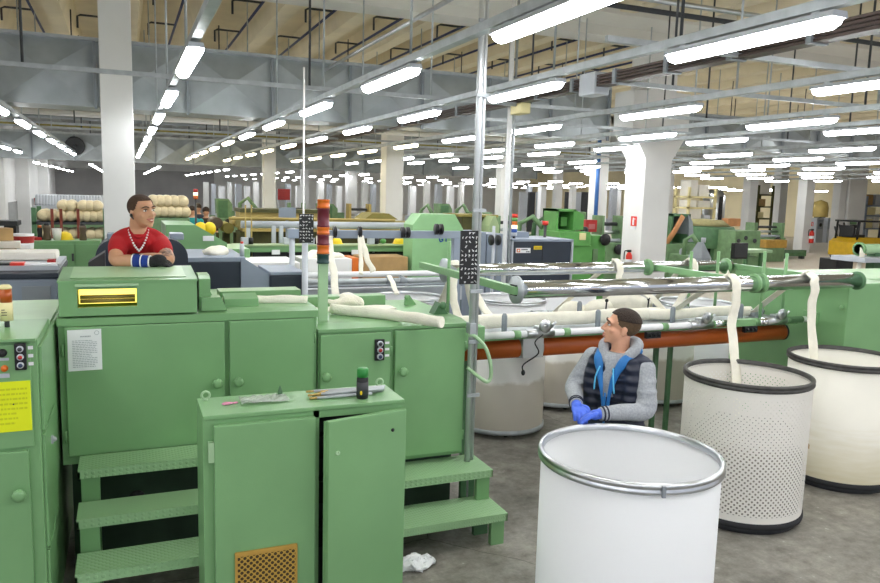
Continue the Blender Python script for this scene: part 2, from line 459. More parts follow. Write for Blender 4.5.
def column(x0, x1, y, w, label, ztop=5.42, cap=False, dado=False):
    mb = MB(); d = w
    mb.box(x0, x1, y, y+d, 0, ztop, .015)
    if cap:
        cx = (x0+x1)/2; a = (x1-x0)/2
        R = []
        for z, e in ((3.22, 0), (3.78, .36), (4.55, .36), (4.56, .0)):
            R.append([(cx-a-e-.002, y-.002, z), (cx+a+e+.002, y-.002, z), (cx+a+e+.002, y+d+.002, z), (cx-a-e-.002, y+d+.002, z)])
        mb.loft(R, smooth=False)
    o = mb.build('concrete_column', 'column_paint', origin=((x0+x1)/2, y+d/2, 0))
    struct(o); o['label'] = label
    return o
column(-.285, .165, 12.5, .45, 'white square column behind the person in the red shirt')
c = column(9.68, 10.34, 12.5, .64, 'white flared column with fire extinguisher sign', cap=True)
column(20.0, 20.6, 12.5, .6, 'white column hidden to the far right of the flared column')
far_cols = [(262, 276, 30, 'white column above the olive covered loom'), (380, 403, 21, 'white column right of the stack light in the middle distance'),
            (495, 511, 26, 'white column right of the metal conduit'), (588, 607, 22, 'white column with blue pipe behind the green machines'),
            (552, 562, 38, 'slim distant white column behind the bright green hopper'), (345, 357, 38, 'distant white column left of the middle column'),
            (300, 309, 44, 'slim distant white column by the red board'), (660, 673, 30, 'beige white column right of the flared column'),
            (742, 757, 30, 'white column behind the round olive machine'), (797, 814, 27, 'white column with small red extinguisher'),
            (772, 787, 33, 'beige column left of the extinguisher column'), (832, 846, 27.5, 'wide white column left of the forklift')]
def px_ratio(px):   # X/Y of the vertical plane seen at this image column, used for placing distant columns
    d = fw*F_PX + r2*(px-440) - u2*(200-291.5); return d.x/d.y
for a, b, y, lab in far_cols:
    ra, rb = px_ratio(a), px_ratio(b); w = y*(rb-ra)/(1+ra)
    column(rb*y-w, rb*y, y, w, lab, ztop=5.1)
for i, y in enumerate((14, 20, 26, 32, 40, 50)):   # pilasters along the left wall
    o = MB().box(-4.6, -4.05, y, y+.7, 0, 5.1).build('concrete_column', 'column_paint', origin=(-4.3, y+.3, 0)); struct(o)

# ------------------------------------------------------------------ air ducts
def duct(y, x0, x1, z0, z1, d, pitch, label, rnd=0):
    t = thing('air_duct', label, 'duct', ((x0+x1)/2, y, z0))
    n = int(round((x1-x0)/pitch)); p = (x1-x0)/n
    body = MB()
    body.box(x0, x1, y+.05, y+d, z0, z1)
    for i in range(n):
        a, b = x0+i*p+.03, x0+(i+1)*p-.03
        q = [body.bm.verts.new(v) for v in ((a, y+.05, z0+.02), (b, y+.05, z0+.02), (b, y+.05, z1-.02), (a, y+.05, z1-.02))]
        m = body.bm.verts.new(((a+b)/2, y-.1, (z0+z1)/2))
        for k in range(4): body.bm.faces.new([q[k], q[(k+1) % 4], m])
    body.build('casing', 'duct_metal', t)
    for i in range(n+1):
        if i % 1 == 0: MB().box(x0+i*p-.02, x0+i*p+.02, y-.01, y+.05, z0-.03, z1+.03).build('flange', 'grey_paint', t)
    MB().box(x0, x1, y-.03, y+.06, z1, z1+.05).build('top_rail', 'galvanised', t)
    return t
duct(12.95+.3, -4.5, 9.28, 3.62, 4.62, .9, 1.45, 'long grey sheet metal air duct on the left behind the first column')
duct(12.95+.3, 10.75, 31, 3.58, 4.25, .9, 1.1, 'grey air duct running right from the flared column')
t = duct(31, -4.4, 9.5, 3.25, 4.2, .9, 1.4, 'distant grey air duct with round vent at far left')
mb = MB(); mb.lathe([(.05, 0), (.3, .0), (.34, -.06), (.3, -.06), (.05, -.03)], (-1.6, 30.93, 3.75), 20, axis='y'); mb.build('round_vent', 'dark_grey', t)
duct(33, 9.9, 19, 3.25, 4.1, .9, 1.5, 'distant grey air duct seen between the middle columns')

# ------------------------------------------------------------------ fluorescent fittings
def fitting():
    t = thing('ceiling_light', '', 'ceiling light', (0, 0, 3.4))
    h = MB(); h.prism([(-.062, .045), (.062, .045), (.05, .08), (-.05, .08)], 'y', -.7, .7)
    h.build('housing', 'grey_light', t, local=True)
    R = []
    for y, s in ((-.69, .35), (-.68, .75), (-.64, 1), (.64, 1), (.68, .75), (.69, .35)):
        R.append([(.062*s*math.cos(a), y, .045 - .06*s*math.sin(a)) for a in [PI*i/8 for i in range(9)]])
    d = MB(); d.loft(R); d.build('diffuser', 'tube_light', t, local=True)
    for y in (-.55, .55):
        MB().box(-.02, .02, y-.03, y+.03, .085, .1).build('bracket', 'galvanised', t, local=True)
    return t
proto = fitting(); warm = None
def warm_copy(o):
    global warm
    if warm is None:
        for ch in o.children:
            if ch.name.startswith('diffuser'):
                warm = ch.data.copy(); warm.materials[0] = MATS['tube_light_warm']
    for ch in o.children:
        if ch.name.startswith('diffuser'): ch.data = warm
rows = [-3.3, -1.6, .52, 2.25, 3.64, 5.8, 7.87, 9.32, 12.3, 14.4, 16.5, 18.6, 21.6, 25, 29]
ordw = ['nearest', 'second', 'third', 'fourth', 'fifth', 'sixth', 'seventh', 'eighth', 'ninth', 'tenth', 'eleventh', 'twelfth', 'thirteenth', 'fourteenth', 'fifteenth', 'sixteenth', 'seventeenth', 'eighteenth']
roww = ['leftmost row', 'row left of the red shirted person', 'row above the red shirted person', 'fourth row from the left', 'fifth row from the left',
        'sixth row from the left', 'seventh row from the left', 'eighth row from the left', 'ninth row from the left', 'tenth row from the left',
        'eleventh row from the left', 'twelfth row from the left', 'thirteenth row from the left', 'fourteenth row from the left', 'fifteenth row from the left', 'sixteenth row from the left', 'seventeenth row from the left', 'rightmost row']
first = True
for i, x in enumerate(rows):
    n = 0; ys = []
    yy = [(3.8 if i < 5 else 4.45) + 2.87*k for k in range(-2 if i < 9 else 0, 10)]
    for y in yy:
        z = 3.4
        vis = in_view((x, y, z), 25)
        if not vis and y > 4.5: continue
        if i >= 9 and not vis: continue
        if 12.9 < y < 14.4 and False: continue
        if y > 30: continue
        if i == 2 and 3 < y < 4.5: continue
        c = proto if first else copy_tree(proto)
        first = False
        c.location = (x, y, z); ys.append(y)
        if vis:
            c['label'] = 'bright fluorescent tube light, %s one in the %s' % (ordw[min(n, 16)], roww[i]); n += 1
        else:
            c['label'] = 'fluorescent tube light just above the camera in the %s' % roww[i]
        c['group'] = 'fluorescent lights hung in long rows under the ceiling'
        if i in (3, 4, 5) and y > 17 or (i == 5 and y > 14): warm_copy(c)
    if not ys: continue
    # the rail the row hangs from, with its drop rods
    y0, y1 = max(min(ys)-1.2, 2.2 if i not in (2, ) else 3.0), min(max(ys)+1.2, 30.6)
    t = thing('lighting_rail', 'grey metal rail carrying the %s of tube lights' % roww[i], 'rail', (x, (y0+y1)/2, 3.5))
    MB().box(x-.035, x+.035, y0, y1, 3.5, 3.56).build('channel', 'galvanised', t)
    y = y0 + .9
    while y < min(y1, 24):
        if in_view((x, y, 4.2), 80): MB().cyl((x, y, 3.56), (x, y, 5.9), .012, 6).build('drop_rod', 'galvanised', t)
        y += 3.0
# distant small tubes beyond the second girder, extra rows added to brighten the far end
k = 0
for i, x in enumerate((-3.2, -1.2, 1.4, 4.2, 7, 10.5, 14, 17.5, 21, 24.5, 28, 32, 36, 40)):
    for y in (34.5, 38, 41.5, 45, 49, 53, 57, 67, 72):
        if in_view((x, y, 3.2), 0):
            c = copy_tree(proto); c.location = (x, y, 3.15)
            c['label'] = 'tiny bright tube light far away beyond the second row of columns'
            c['group'] = 'tiny tube lights at the far end of the hall'

# ------------------------------------------------------------------ rails, struts, pipes under the ceiling
for (y, z, x0, x1, lab) in ((8.75, 3.56, -4.5, 12, 'long thin grey strut crossing in front of the duct on the left'),
                            (6.6, 3.58, 4.7, 12.5, 'grey cross strut above the second light row on the right'),
                            (4.95, 3.6, 3.4, 8, 'short grey cross strut above the big light at upper right'),
                            (10.7, 3.56, 5, 16, 'thin grey cross strut at the flared column head'),
                            (17.5, 3.6, -4.5, 22, 'dark cross strut behind the long duct'),
                            (20.4, 3.7, -4.5, 24, 'far dark cross strut under the ceiling'),
                            (25.95, 3.9, -4.5, 26, 'farthest dark cross strut below the grey ceiling')):
    t = thing('cross_strut', lab, 'strut', ((x0+x1)/2, y, z))
    MB().box(x0, x1, y-.02, y+.02, z, z+.045).build('channel', 'galvanised', t)
    x = x0+.7
    while x < x1:
        if in_view((x, y, z+.6), 60): MB().cyl((x, y, z+.04), (x, y, 5.9 if y < 25 else 5.0), .014, 6).build('drop_rod', 'dark_grey', t)
        x += 2.9
# pipes along the far bay, lagged and painted
for (y, z, r, m, lab) in ((16.2, 4.15, .05, 'grey_light', 'pale pipe crossing behind the duct'), (19.5, 4.0, .07, 'white_paint', 'white lagged pipe below the dark ceiling'),
                          (23.5, 4.2, .05, 'grey_paint', 'grey pipe crossing below the dark ceiling'), (28.5, 4.3, .08, 'olive', 'olive cable tray crossing the far bay')):
    o = MB().cyl((-4.5, y, z), (26, y, z), r, 8).build('overhead_pipe', m, origin=(10, y, z)); tag(o, lab, 'pipe')
# sprinkler mains along the ribs with swan-neck drops
for k in range(-3, 9):
    x = 2.55 + 1.4*k
    if not in_view((x, 17.5, 5.95), 120) and not in_view((x, 22, 5.95), 60): continue
    t = thing('sprinkler_pipe', 'dark blue sprinkler pipe beside %s ceiling rib counted from the left' % ('the ' + ['first', 'second', 'third', 'fourth', 'fifth', 'sixth', 'seventh', 'eighth', 'ninth', 'tenth', 'eleventh', 'twelfth'][k+3]), 'pipe', (x, 18, 5.95))
    MB().cyl((x, 13.2, 5.95), (x, 25.1, 5.95), .028, 8).build('main', 'blue_pipe', t)
    for y in (15.2, 18.2, 21.2):
        MB().tube([(x, y, 5.95), (x-.5, y, 5.95), (x-.56, y, 5.92), (x-.56, y, 5.68)], .022, 6).build('branch', 'dark_grey', t)
o = MB().cyl((3.3, 5, 4.5), (3.3, 25, 4.5), .028, 8).build('overhead_pipe', 'steel', origin=(3.3, 15, 4.5)); tag(o, 'thin shiny conduit running diagonally under the ribs', 'pipe')
# brown busbar trunking with a yellow tap-off box
t = thing('busbar_trunking', 'long brown ribbed busbar trunking under the ceiling at right', 'busbar', (4.75, 12, 3.62))
for dz in (0, .032, .064, .096): MB().box(4.68, 4.82, 2.6, 24, 3.6+dz, 3.6+dz+.022).build('bar', 'brown_busbar', t)
y = 3.4
while y < 15:
    MB().box(4.66, 4.84, y, y+.05, 3.59, 3.74).build('clamp', 'grey_paint', t); y += .8
MB().box(4.65, 4.85, 6.95, 7.25, 3.52, 3.76, .02).build('feed_box', 'grey_light', t)
MB().box(4.68, 4.82, 8.6, 8.9, 3.46, 3.6, .02).build('feed_box', 'label_cream', t)
t = thing('tap_off_box', 'yellow and black tap off box on the busbar at top right', 'switch box', (4.74, 3.5, 3.4))
MB().box(4.66, 4.82, 3.46, 3.56, 3.47, 3.6, .01).build('body', 'black_plastic', t)
MB().box(4.69, 4.79, 3.44, 3.46, 3.5, 3.58).build('yellow_plate', 'yellow_bright', t)
MB().cyl((4.74, 3.5, 3.47), (4.76, 3.5, 3.34), .008, 6).build('pull_cord', 'dark_grey', t)
# twin pipes hung at the girder
for i, (dy, dz) in enumerate(((0, 0), (.12, -.1))):
    o = MB().cyl((4.2, 8.2+dy, 4.95+dz), (22, 8.2+dy, 4.95+dz), .035, 8).build('overhead_pipe', ['steel', 'dark_grey'][i], origin=(10, 8.2, 4.9))
    tag(o, ['upper shiny pipe of the pair at the big girder', 'lower dark pipe of the pair at the big girder'][i], 'pipe')
# ================================================================== foreground machinery
GP = 'green_paint'
def knob(c, parent, r=.03, m=GP):
    mb = MB(); mb.lathe([(.012, 0), (.012, -.02), (r, -.02), (r*1.05, -.03), (r, -.045), (r*.5, -.05), (.001, -.05)], c, 16, axis='y')
    for k in range(8):
        a = 2*PI*k/8; mb.ball((c[0]+r*.95*math.cos(a), c[1]-.032, c[2]+r*.95*math.sin(a)), .007, seg=6, rings=4)
    return mb.build('knob', m, parent)
def button_panel(x, y, z0, z1, w, parent, labels=True):
    p = MB().box(x-w/2, x+w/2, y-.02, y, z0, z1, .006).build('button_panel', 'black_plastic', parent)
    h = z1-z0
    for i, mm in enumerate(('grey_light', 'red_paint', 'blue_dark')):
        z = z1 - h*(.2+.3*i); b = MB(); b.lathe([(w*.3, 0), (w*.3, -.012), (w*.2, -.014)], (x, y-.02, z), 14, axis='y'); b.build('button_ring', 'grey_light', p)
        b = MB(); b.lathe([(w*.2, -.01), (w*.17, -.02), (.001, -.021)], (x, y-.02, z), 12, axis='y'); b.build('button', mm if i else 'dark_grey', p)
        if labels: MB().box(x+w*.62, x+w*1.05, y-.004, y, z-.008, z+.008).build('button_label', 'paper_white', parent)
    return p
def text_lines(x0, x1, y, z0, z1, n, m, parent, seed=1, name='print', h=None):
    """lines of illegible small print as thin strokes lying on the sheet"""
    rnd = random.Random(seed); mb = MB(); dz = (z1-z0)/n; h = h or dz*.38
    for i in range(n):
        z = z1-(i+.5)*dz; x = x0; end = x1-(x1-x0)*(rnd.random()*.35 if rnd.random() < .4 else 0)
        while x < end:
            L = (x1-x0)*rnd.uniform(.05, .14); e = min(x+L, end)
            mb.quad((x, y, z-h/2), (e, y, z-h/2), (e, y, z+h/2), (x, y, z+h/2)); x = e+(x1-x0)*.025
    return mb.build(name, m, parent)

# ---------------------------------------------------------------- large green machine with the glowing hood
t = thing('lapping_machine', 'large green cabinet machine with glowing yellow window and a bank of doors', 'machine', (.95, 5.3, 0))
LM = t
mb = MB(); mb.box(-.38, .42, 4.92, 5.42, .72, 1.6); mb.box(.42, 1.18, 4.92, 6.0, .72, 1.6)
mb.prism([(4.9, 1.58), (4.9, 1.625), (5.0, 1.64), (6.0, 1.64), (6.0, 1.58)], 'x', .42, 1.185)
mb.prism([(4.9, 1.58), (4.9, 1.625), (5.0, 1.64), (5.42, 1.64), (5.42, 1.58)], 'x', -.385, .42)
mb.build('left_body', GP, t)
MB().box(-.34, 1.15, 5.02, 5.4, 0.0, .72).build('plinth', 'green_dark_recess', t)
mb = MB(); mb.lathe([(.05, 0), (.05, -.01), (.001, -.01)], (.03, 5.02, .42), 18, axis='y'); mb.build('plinth_hole', 'black_plastic', t)
mb = MB(); mb.box(1.19, 2.29, 4.92, 6.0, .5, 1.47); mb.prism([(4.9, 1.47), (4.9, 1.49), (5.02, 1.51), (6.0, 1.51), (6.0, 1.47)], 'x', 1.185, 2.3)
mb.build('right_body', GP, t)
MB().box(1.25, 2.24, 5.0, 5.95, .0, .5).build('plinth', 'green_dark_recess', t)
def door(x0, x1, z0, z1, kx, kz, hx, y=4.92):
    d = MB().box(x0, x1, y-.035, y, z0, z1, .006).build('door', GP, t)
    if kx: knob((kx, y-.035, kz), d)
    for z in (z0+.12, z1-.14): MB().cyl((hx, y-.02, z-.035), (hx, y-.02, z+.035), .009, 8).build('hinge', GP, d)
    return d
d1 = door(-.345, .575, .78, 1.575, .525, 1.18, -.357)
d2 = door(.605, 1.155, .74, 1.575, .655, 1.18, 1.165)
d3 = door(1.2, 1.7, .7, 1.455, 1.235, 1.17, 1.71)
d4 = door(1.735, 2.275, .53, 1.46, 1.79, 1.17, 2.283)
button_panel(1.615, 4.885, 1.26, 1.41, .07, d3)
# hood with its window
h = MB(); h.box(-.37, .41, 4.9, 5.42, 1.64, 1.645)
for a in ((-.37, -.27, 4.9, 4.93, 1.645, 1.85), (.06, .41, 4.9, 4.93, 1.645, 1.85), (-.27, .06, 4.9, 4.93, 1.645, 1.69), (-.27, .06, 4.9, 4.93, 1.8, 1.85),
          (-.37, -.35, 4.93, 5.42, 1.645, 1.85), (.39, .41, 4.93, 5.42, 1.645, 1.85), (-.35, .39, 5.4, 5.42, 1.645, 1.85)): h.box(*a)
h.prism([(4.895, 1.84), (4.895, 1.852), (5.42, 1.885), (5.42, 1.86)], 'x', -.375, .415)
hood = h.build('hood', GP, t)
MB().prism([(4.97, 1.857), (4.965, 1.862), (5.38, 1.888), (5.38, 1.882)], 'x', -.31, .35).build('hood_lid', 'green_paint_pale', hood)
MB().box(-.28, .07, 4.88, 4.9, 1.815, 1.832, .004).build('window_handle', 'green_paint_pale', hood)
MB().box(-.27, .06, 5.06, 5.08, 1.69, 1.8).build('lit_interior', 'window_glow', hood)
mb = MB()
for zz in (1.715, 1.74): mb.cyl((-.26, 5.0, zz), (.05, 5.0, zz), .012, 8)
mb.build('inner_rolls', 'gold_tan', hood)
# brackets and covers right of the hood
MB().prism([(4.98, 1.84), (5.05, 1.86), (5.2, 1.86), (5.2, 1.64), (4.98, 1.64)], 'x', .43, .5).build('side_cover', GP, t)
MB().prism([(.43, 1.82), (.5, 1.76), (.52, 1.72), (.58, 1.69), (.58, 1.64), (.43, 1.64)], 'y', 5.05, 5.1).build('gusset', GP, t)
MB().prism([(.44, 1.64), (.44, 1.725), (.56, 1.725), (.6, 1.64)], 'y', 4.94, 5.06).build('junction_box', GP, t)
MB().prism([(5.08, 1.64), (5.08, 1.69), (5.2, 1.715), (5.3, 1.64)], 'x', .6, .82).build('small_cover', GP, t)
MB().box(.6, 1.17, 5.36, 5.55, 1.64, 1.705, .006).build('rear_cover', GP, t)
MB().box(1.25, 1.95, 5.75, 5.9, 1.51, 1.59, .006).build('ledge', GP, t)
mb = MB(); mb.prism([(2.1, 1.51), (2.11, 1.59), (2.14, 1.59), (2.2, 1.51)], 'y', 5.7, 5.73); mb.ball((2.11, 5.69, 1.575), .02, seg=10, rings=6); mb.build('bracket', GP, t)
mb = MB(); mb.prism([(2.15, 1.51), (2.2, 1.6), (2.27, 1.51)], 'y', 5.2, 5.3); mb.ball((2.22, 5.19, 1.58), .03, seg=10, rings=6); mb.build('bracket', 'green_deep', t)
# bent green rail at the right side
MB().tube(crv([(2.285, 4.86, 1.41), (2.33, 4.83, 1.40), (2.4, 4.8, 1.32), (2.44, 4.79, 1.2), (2.445, 4.79, 1.1), (2.41, 4.79, 1.07), (2.34, 4.82, 1.12), (2.285, 4.86, 1.17)], 5), .014, 8).build('bent_handrail', 'green_paint_pale', t)
# paper notice on the left door
t = thing('paper_notice', 'white typed page hanging on the large left green door', 'paper', (-.235, 4.88, 1.43))
pb = MB(); pb.loft([[(-.33, 4.882-.004*math.sin(i), z), (-.145, 4.88, z+.002), (-.145, 4.8835, z+.002), (-.33, 4.8838, z)] for i, z in enumerate((1.31, 1.37, 1.43, 1.5, 1.56))], smooth=False)
pb.build('sheet', 'paper_white', t)
text_lines(-.305, -.17, 4.876, 1.33, 1.5, 16, 'ink_grey', t, 3)
text_lines(-.26, -.2, 4.876, 1.51, 1.53, 1, 'ink_grey', t, 4)
mb = MB(); mb.tube([(-.17+.012*math.cos(a), 4.876, 1.54+.012*math.sin(a)) for a in [2*PI*k/14 for k in range(14)]], .0015, 5, closed=True); mb.build('stamp', 'ink_grey', t)
# rear platform the operator stands on
t = thing('operator_platform', 'raised green platform behind the hood under the red shirted person', 'platform', (.02, 5.8, 0))
MB().box(-.36, .4, 5.44, 6.2, .7, .74).build('deck', 'green_checker_plate', t)
for x in (-.34, .34):
    for y in (5.46, 6.14): MB().box(x, x+.04, y, y+.04, 0, .7).build('leg', 'green_deep', t)
# stack light on a green post
t = thing('stack_light', 'tall stack light of orange and maroon lenses on pale green post', 'signal light', (1.27, 5.12, 1.51))
MB().box(1.237, 1.303, 5.1, 5.13, 1.505, 1.93).build('post', 'green_paint_pale', t)
z = 1.92
for hgt, m, nm in ((.068, 'teal_lens', 'base_lens'), (.06, 'orange_lens', 'orange_lens'), (.075, 'maroon_lens', 'maroon_lens'), (.05, 'orange_lens', 'orange_lens'), (.13, 'maroon_lens', 'maroon_lens'), (.06, 'orange_lens', 'orange_lens')):
    mb = MB(); r = .044
    mb.lathe([(.001, 0), (r, .0), (r, .012), (r-.003, .015), (r-.003, hgt-.012), (r, hgt-.01), (r, hgt-.001), (.001, hgt)], (1.27, 5.115, z), 18); mb.build(nm, m, t); z += hgt

# ---------------------------------------------------------------- control box at left
t = thing('control_box', 'tall green control box at left edge with yellow paper and push buttons', 'cabinet', (-.7, 4.5, 0))
mb = MB(); mb.box(-1.05, -.4, 4.0, 4.62, .0, 1.68, .008); mb.build('body', GP, t)
MB().box(-1.05, -.405, 3.97, 4.0, 1.69-.012, 1.69).build('top_lip', GP, t)
MB().box(-1.0, -.455, 3.975, 4.0, .2, 1.14, .006).build('door', GP, t)
MB().box(-1.0, -.43, 3.985, 4.0, 1.155, 1.66, .004).build('panel', GP, t)
knob((-.5, 3.975, .93), t, .028)
MB().box(-.4, -.385, 4.02, 4.6, 1.22, 1.64, .004).build('side_panel', GP, t)
MB().box(-.4, -.385, 4.02, 4.6, .62, 1.2, .004).build('side_panel', GP, t)
MB().box(-.4, -.385, 4.02, 4.6, .06, .6, .004).build('side_panel', GP, t)
mb = MB(); mb.box(-.39, -.375, 4.3, 4.33, 1.06, 1.1); mb.ball((-.372, 4.315, 1.08), .014, seg=8, rings=6); mb.build('latch', 'grey_light', t)
button_panel(-.47, 3.985, 1.54, 1.67, .05, t)
mb = MB(); mb.lathe([(.02, 0), (.018, -.02), (.001, -.022)], (-.545, 3.985, 1.625), 14, axis='y'); mb.build('black_button', 'black_plastic', t)
mb = MB(); mb.lathe([(.016, 0), (.014, -.015), (.001, -.017)], (-.54, 3.985, 1.55), 14, axis='y'); mb.build('orange_button', 'orange_lens', t)
MB().box(-.565, -.52, 3.98, 3.985, 1.505, 1.525).build('name_plate', 'grey_light', t)
MB().box(-.565, -.52, 3.98, 3.985, 1.588, 1.6).build('name_plate', 'grey_light', t)
t = thing('yellow_notice', 'fluorescent yellow paper fixed on the control box', 'paper', (-.52, 3.98, 1.37))
MB().box(-.62, -.435, 3.978, 3.984, 1.24, 1.485).build('sheet', 'paper_yellow', t)
text_lines(-.61, -.45, 3.9765, 1.27, 1.46, 8, 'ink_olive', t, 5)
MB().box(-.512, -.506, 3.974, 3.978, 1.372, 1.378).build('pin', 'ink_dark', t)
t = thing('amber_beacon', 'small amber beacon with cream label standing on the control box', 'signal light', (-.572, 4.38, 1.68))
for nm, m, prof in (('stem', 'dark_grey', [(.001, 0), (.012, 0), (.012, .035), (.001, .035)]), ('label_band', 'label_cream', [(.001, .035), (.03, .035), (.03, .13), (.001, .13)]),
                    ('lens', 'amber_lens', [(.001, .13), (.029, .13), (.028, .2), (.001, .2)]), ('cap', 'label_cream', [(.001, .2), (.03, .2), (.03, .208), (.02, .22), (.001, .222)])):
    mb = MB(); mb.lathe(prof, (-.572, 4.38, 1.68), 16); mb.build(nm, m, t)
text_lines(-.592, -.567, 4.3495, 1.74, 1.78, 3, 'ink_dark', t, 8)
t = thing('low_green_cover', 'low green cover box behind the control box beside the hood', 'machine cover', (-.6, 5.3, 0))
MB().box(-.85, -.4, 4.66, 5.9, .0, 1.6, .01).build('body', GP, t)
MB().box(-.83, -.42, 4.7, 5.85, 1.6, 1.612).build('lid', 'green_paint_pale', t)

# ---------------------------------------------------------------- steps
def stair(name, label, x0, x1, n, yf, rise, top, extra=0.):
    t = thing(name, label, 'steps', ((x0+x1)/2, yf-.12*n, 0))
    for i in range(n):
        z = top-rise*i; y0 = yf-.25*i; dp = .25+extra
        mb = MB(); mb.box(x0, x1, y0, y0+dp, z-.012, z); mb.box(x0, x1, y0, y0+.012, z-.055, z-.012); mb.box(x0, x0+.012, y0, y0+dp, z-.055, z-.012); mb.box(x1-.012, x1, y0, y0+dp, z-.055, z-.012)
        mb.build('tread', 'green_checker_plate', t)
        for xa in (x0+.015, x1-.115):
            MB().box(xa, xa+.1, y0+.02, y0+.06, 0, z-.055).build('leg', GP, t)
        MB().box(x1-.16, x1-.05, y0+.2, y0+.235, 0, z-.055).build('rear_leg', 'green_deep', t)
    return t
stair('machine_steps', 'green chequer plate steps left of the open cabinet', -.285, .62, 4, 4.62, .195, .785)
stair('machine_steps', 'two low green steps right of the open cabinet on the grey floor', 1.35, 2.415, 2, 4.64, .225, .455, .1)

# ---------------------------------------------------------------- electrical cabinet with ajar door
t = thing('electrical_cabinet', 'pale green electrical cabinet with right door ajar and mustard vent grilles', 'cabinet', (.83, 3.78, 0))
mb = MB()
x0, x1, y0, y1, zt = .32, 1.34, 3.62, 3.94, 1.345
mb.box(x0, x0+.02, y0, y1, 0, zt-.02); mb.box(x1-.02, x1, y0, y1, 0, zt-.02); mb.box(x0+.02, x1-.02, y1-.02, y1, 0, zt-.02)
mb.box(x0, x1, y0-.012, y1, zt-.02, zt, .004); mb.box(x0+.02, x1-.02, y0, y1-.02, 0, .05)
mb.box(x0+.02, x0+.06, y0, y0+.02, .05, zt-.02); mb.box(.855, .885, y0, y0+.02, .05, zt-.02); mb.box(x0+.06, x1-.02, y0, y0+.02, zt-.06, zt-.02)
mb.build('body', GP, t)
MB().box(x0+.03, x1-.03, y1-.06, y1-.025, .06, zt-.08).build('mounting_plate', 'dark_grey', t)
for zz in (.5, .75, 1.0): MB().box(.84, 1.24, y1-.14, y1-.06, zz, zz+.12).build('contactor_row', 'black_plastic', t)
d = MB().box(.368, .86, 3.578, 3.618, .06, 1.3, .006).build('left_door', GP, t)
for z in (.2, 1.12): MB().box(.342, .368, 3.585, 3.612, z, z+.1).build('hinge', 'green_paint_pale', d)
gr = MB(); gr.box(.458, .765, 3.562, 3.578, .3, .655, .004); gr.build('vent_frame', 'mustard', d)
gq = MB(); uvl = gq.bm.loops.layers.uv.verify()
f = gq.bm.faces.new([gq.bm.verts.new(p) for p in ((.47, 3.5605, .31), (.753, 3.5605, .31), (.753, 3.5605, .635), (.47, 3.5605, .635))])
for l in f.loops: l[uvl].uv = (l.vert.co.x, l.vert.co.z)
gq.build('vent_mesh', 'perforated_mustard', d)
# right door hangs on its right edge
ang = math.radians(13)
d = MB().box(-.455, 0, -.035, 0, .06, 1.3, .006)
d.box(-.455, -.44, 0, .02, .07, 1.29); d.xf(Matrix.Translation((1.335, 3.618, 0)) @ Matrix.Rotation(ang, 4, 'Z'))
d = d.build('right_door', GP, t)
mb = MB(); mb.lathe([(.009, 0), (.009, -.004), (.001, -.004)], (-.085, -.035, 1.2), 12, axis='y'); mb.xf(Matrix.Translation((1.335, 3.618, 0)) @ Matrix.Rotation(ang, 4, 'Z')); mb.build('key_hole', 'black_plastic', d)
mb = MB(); mb.lathe([(.012, 0), (.012, -.006), (.005, -.006), (.004, -.002), (.001, -.002)], (-.405, -.035, 1.135), 12, axis='y'); mb.xf(Matrix.Translation((1.335, 3.618, 0)) @ Matrix.Rotation(ang, 4, 'Z')); mb.build('lock', 'green_paint_pale', d)
MB().box(1.34, 1.365, 3.7, 3.86, .93, 1.26, .004).build('side_vent', 'mustard', t)
for (x, y) in ((.36, 3.885), (1.29, 3.885)):
    mb = MB(); mb.tube([(x+.019*math.cos(a), y, 1.345+.028+.019*math.sin(a)) for a in [2*PI*k/16 for k in range(16)]], .0065, 7, closed=True)
    mb.cyl((x, y, 1.343), (x, y, 1.356), .012, 10); mb.build('lifting_eye', 'green_paint_pale', t)
# things left on the cabinet
t = thing('spray_can', 'black spray can with green cap on the pale cabinet', 'spray can', (1.135, 3.7, 1.345))
for nm, m, prof in (('body', 'black_plastic', [(.001, 0), (.029, 0), (.031, .006), (.031, .108), (.026, .118), (.001, .118)]), ('cap', mat('cap_green', '#2f8a3f', .4), [(.001, .118), (.031, .116), (.03, .158), (.026, .162), (.001, .162)]),
                    ('label_band', 'dark_grey', [(.0313, .02), (.0315, .02), (.0315, .09), (.0313, .09)])):
    mb = MB(); mb.lathe(prof, (1.135, 3.7, 1.345), 20); mb.build(nm, m, t)
mb = MB(); mb.ball((1.12, 3.672, 1.38), .01, .7, .4, 1.2, 8, 6); mb.build('label_mark', 'yellow_bright', t)
rnd = random.Random(3)
for i in range(9):
    xa, ya = .86+.025*(i % 4)+.01*rnd.random(), 3.74+.015*i-.01*(i % 2); a = rnd.uniform(-.18, .12)
    L = rnd.uniform(.3, .4); z = 1.3535 + .0155*(i // 5)
    if i > 4: ya = 3.755+.022*(i-5)
    t = thing('spindle_rod', 'thin steel rod with brass tip, %s of the bundle by the spray can' % ('nearest', 'second', 'third', 'fourth', 'fifth', 'top nearest', 'top second', 'top third', 'top rear')[i], 'rod', (xa, ya, z-.0085), 0, 'rods in a bundle on the cabinet')
    t.rotation_euler = (0, 0, a*.4)
    MB().cyl((.04, 0, .0085), (L, 0, .0085), .0078, 8).build('shaft', 'galvanised', t, local=True)
    MB().cyl((0, 0, .0085), (.04, 0, .0085), .0065, 8, ).build('tip', 'brass_tip', t, local=True)
mb = MB()
nx, ny = 14, 6; g = [[mb.bm.verts.new((.52+.24*i/(nx-1), 3.73+.13*j/(ny-1), 1.35+.016*abs(noise.noise(V((i*.7, j*.9, 0)))) + .004)) for j in range(ny)] for i in range(nx)]
for i in range(nx-1):
    for j in range(ny-1): mb.bm.faces.new([g[i][j], g[i+1][j], g[i+1][j+1], g[i][j+1]])
tag(mb.build('plastic_bag', mat('clear_film', '#aeb8ad', .2, var=.1, scale=20, bump=.3, bscale=40, alpha=.75), origin=(.64, 3.79, 1.345)), 'crumpled clear plastic bag lying on the pale cabinet', 'bag')
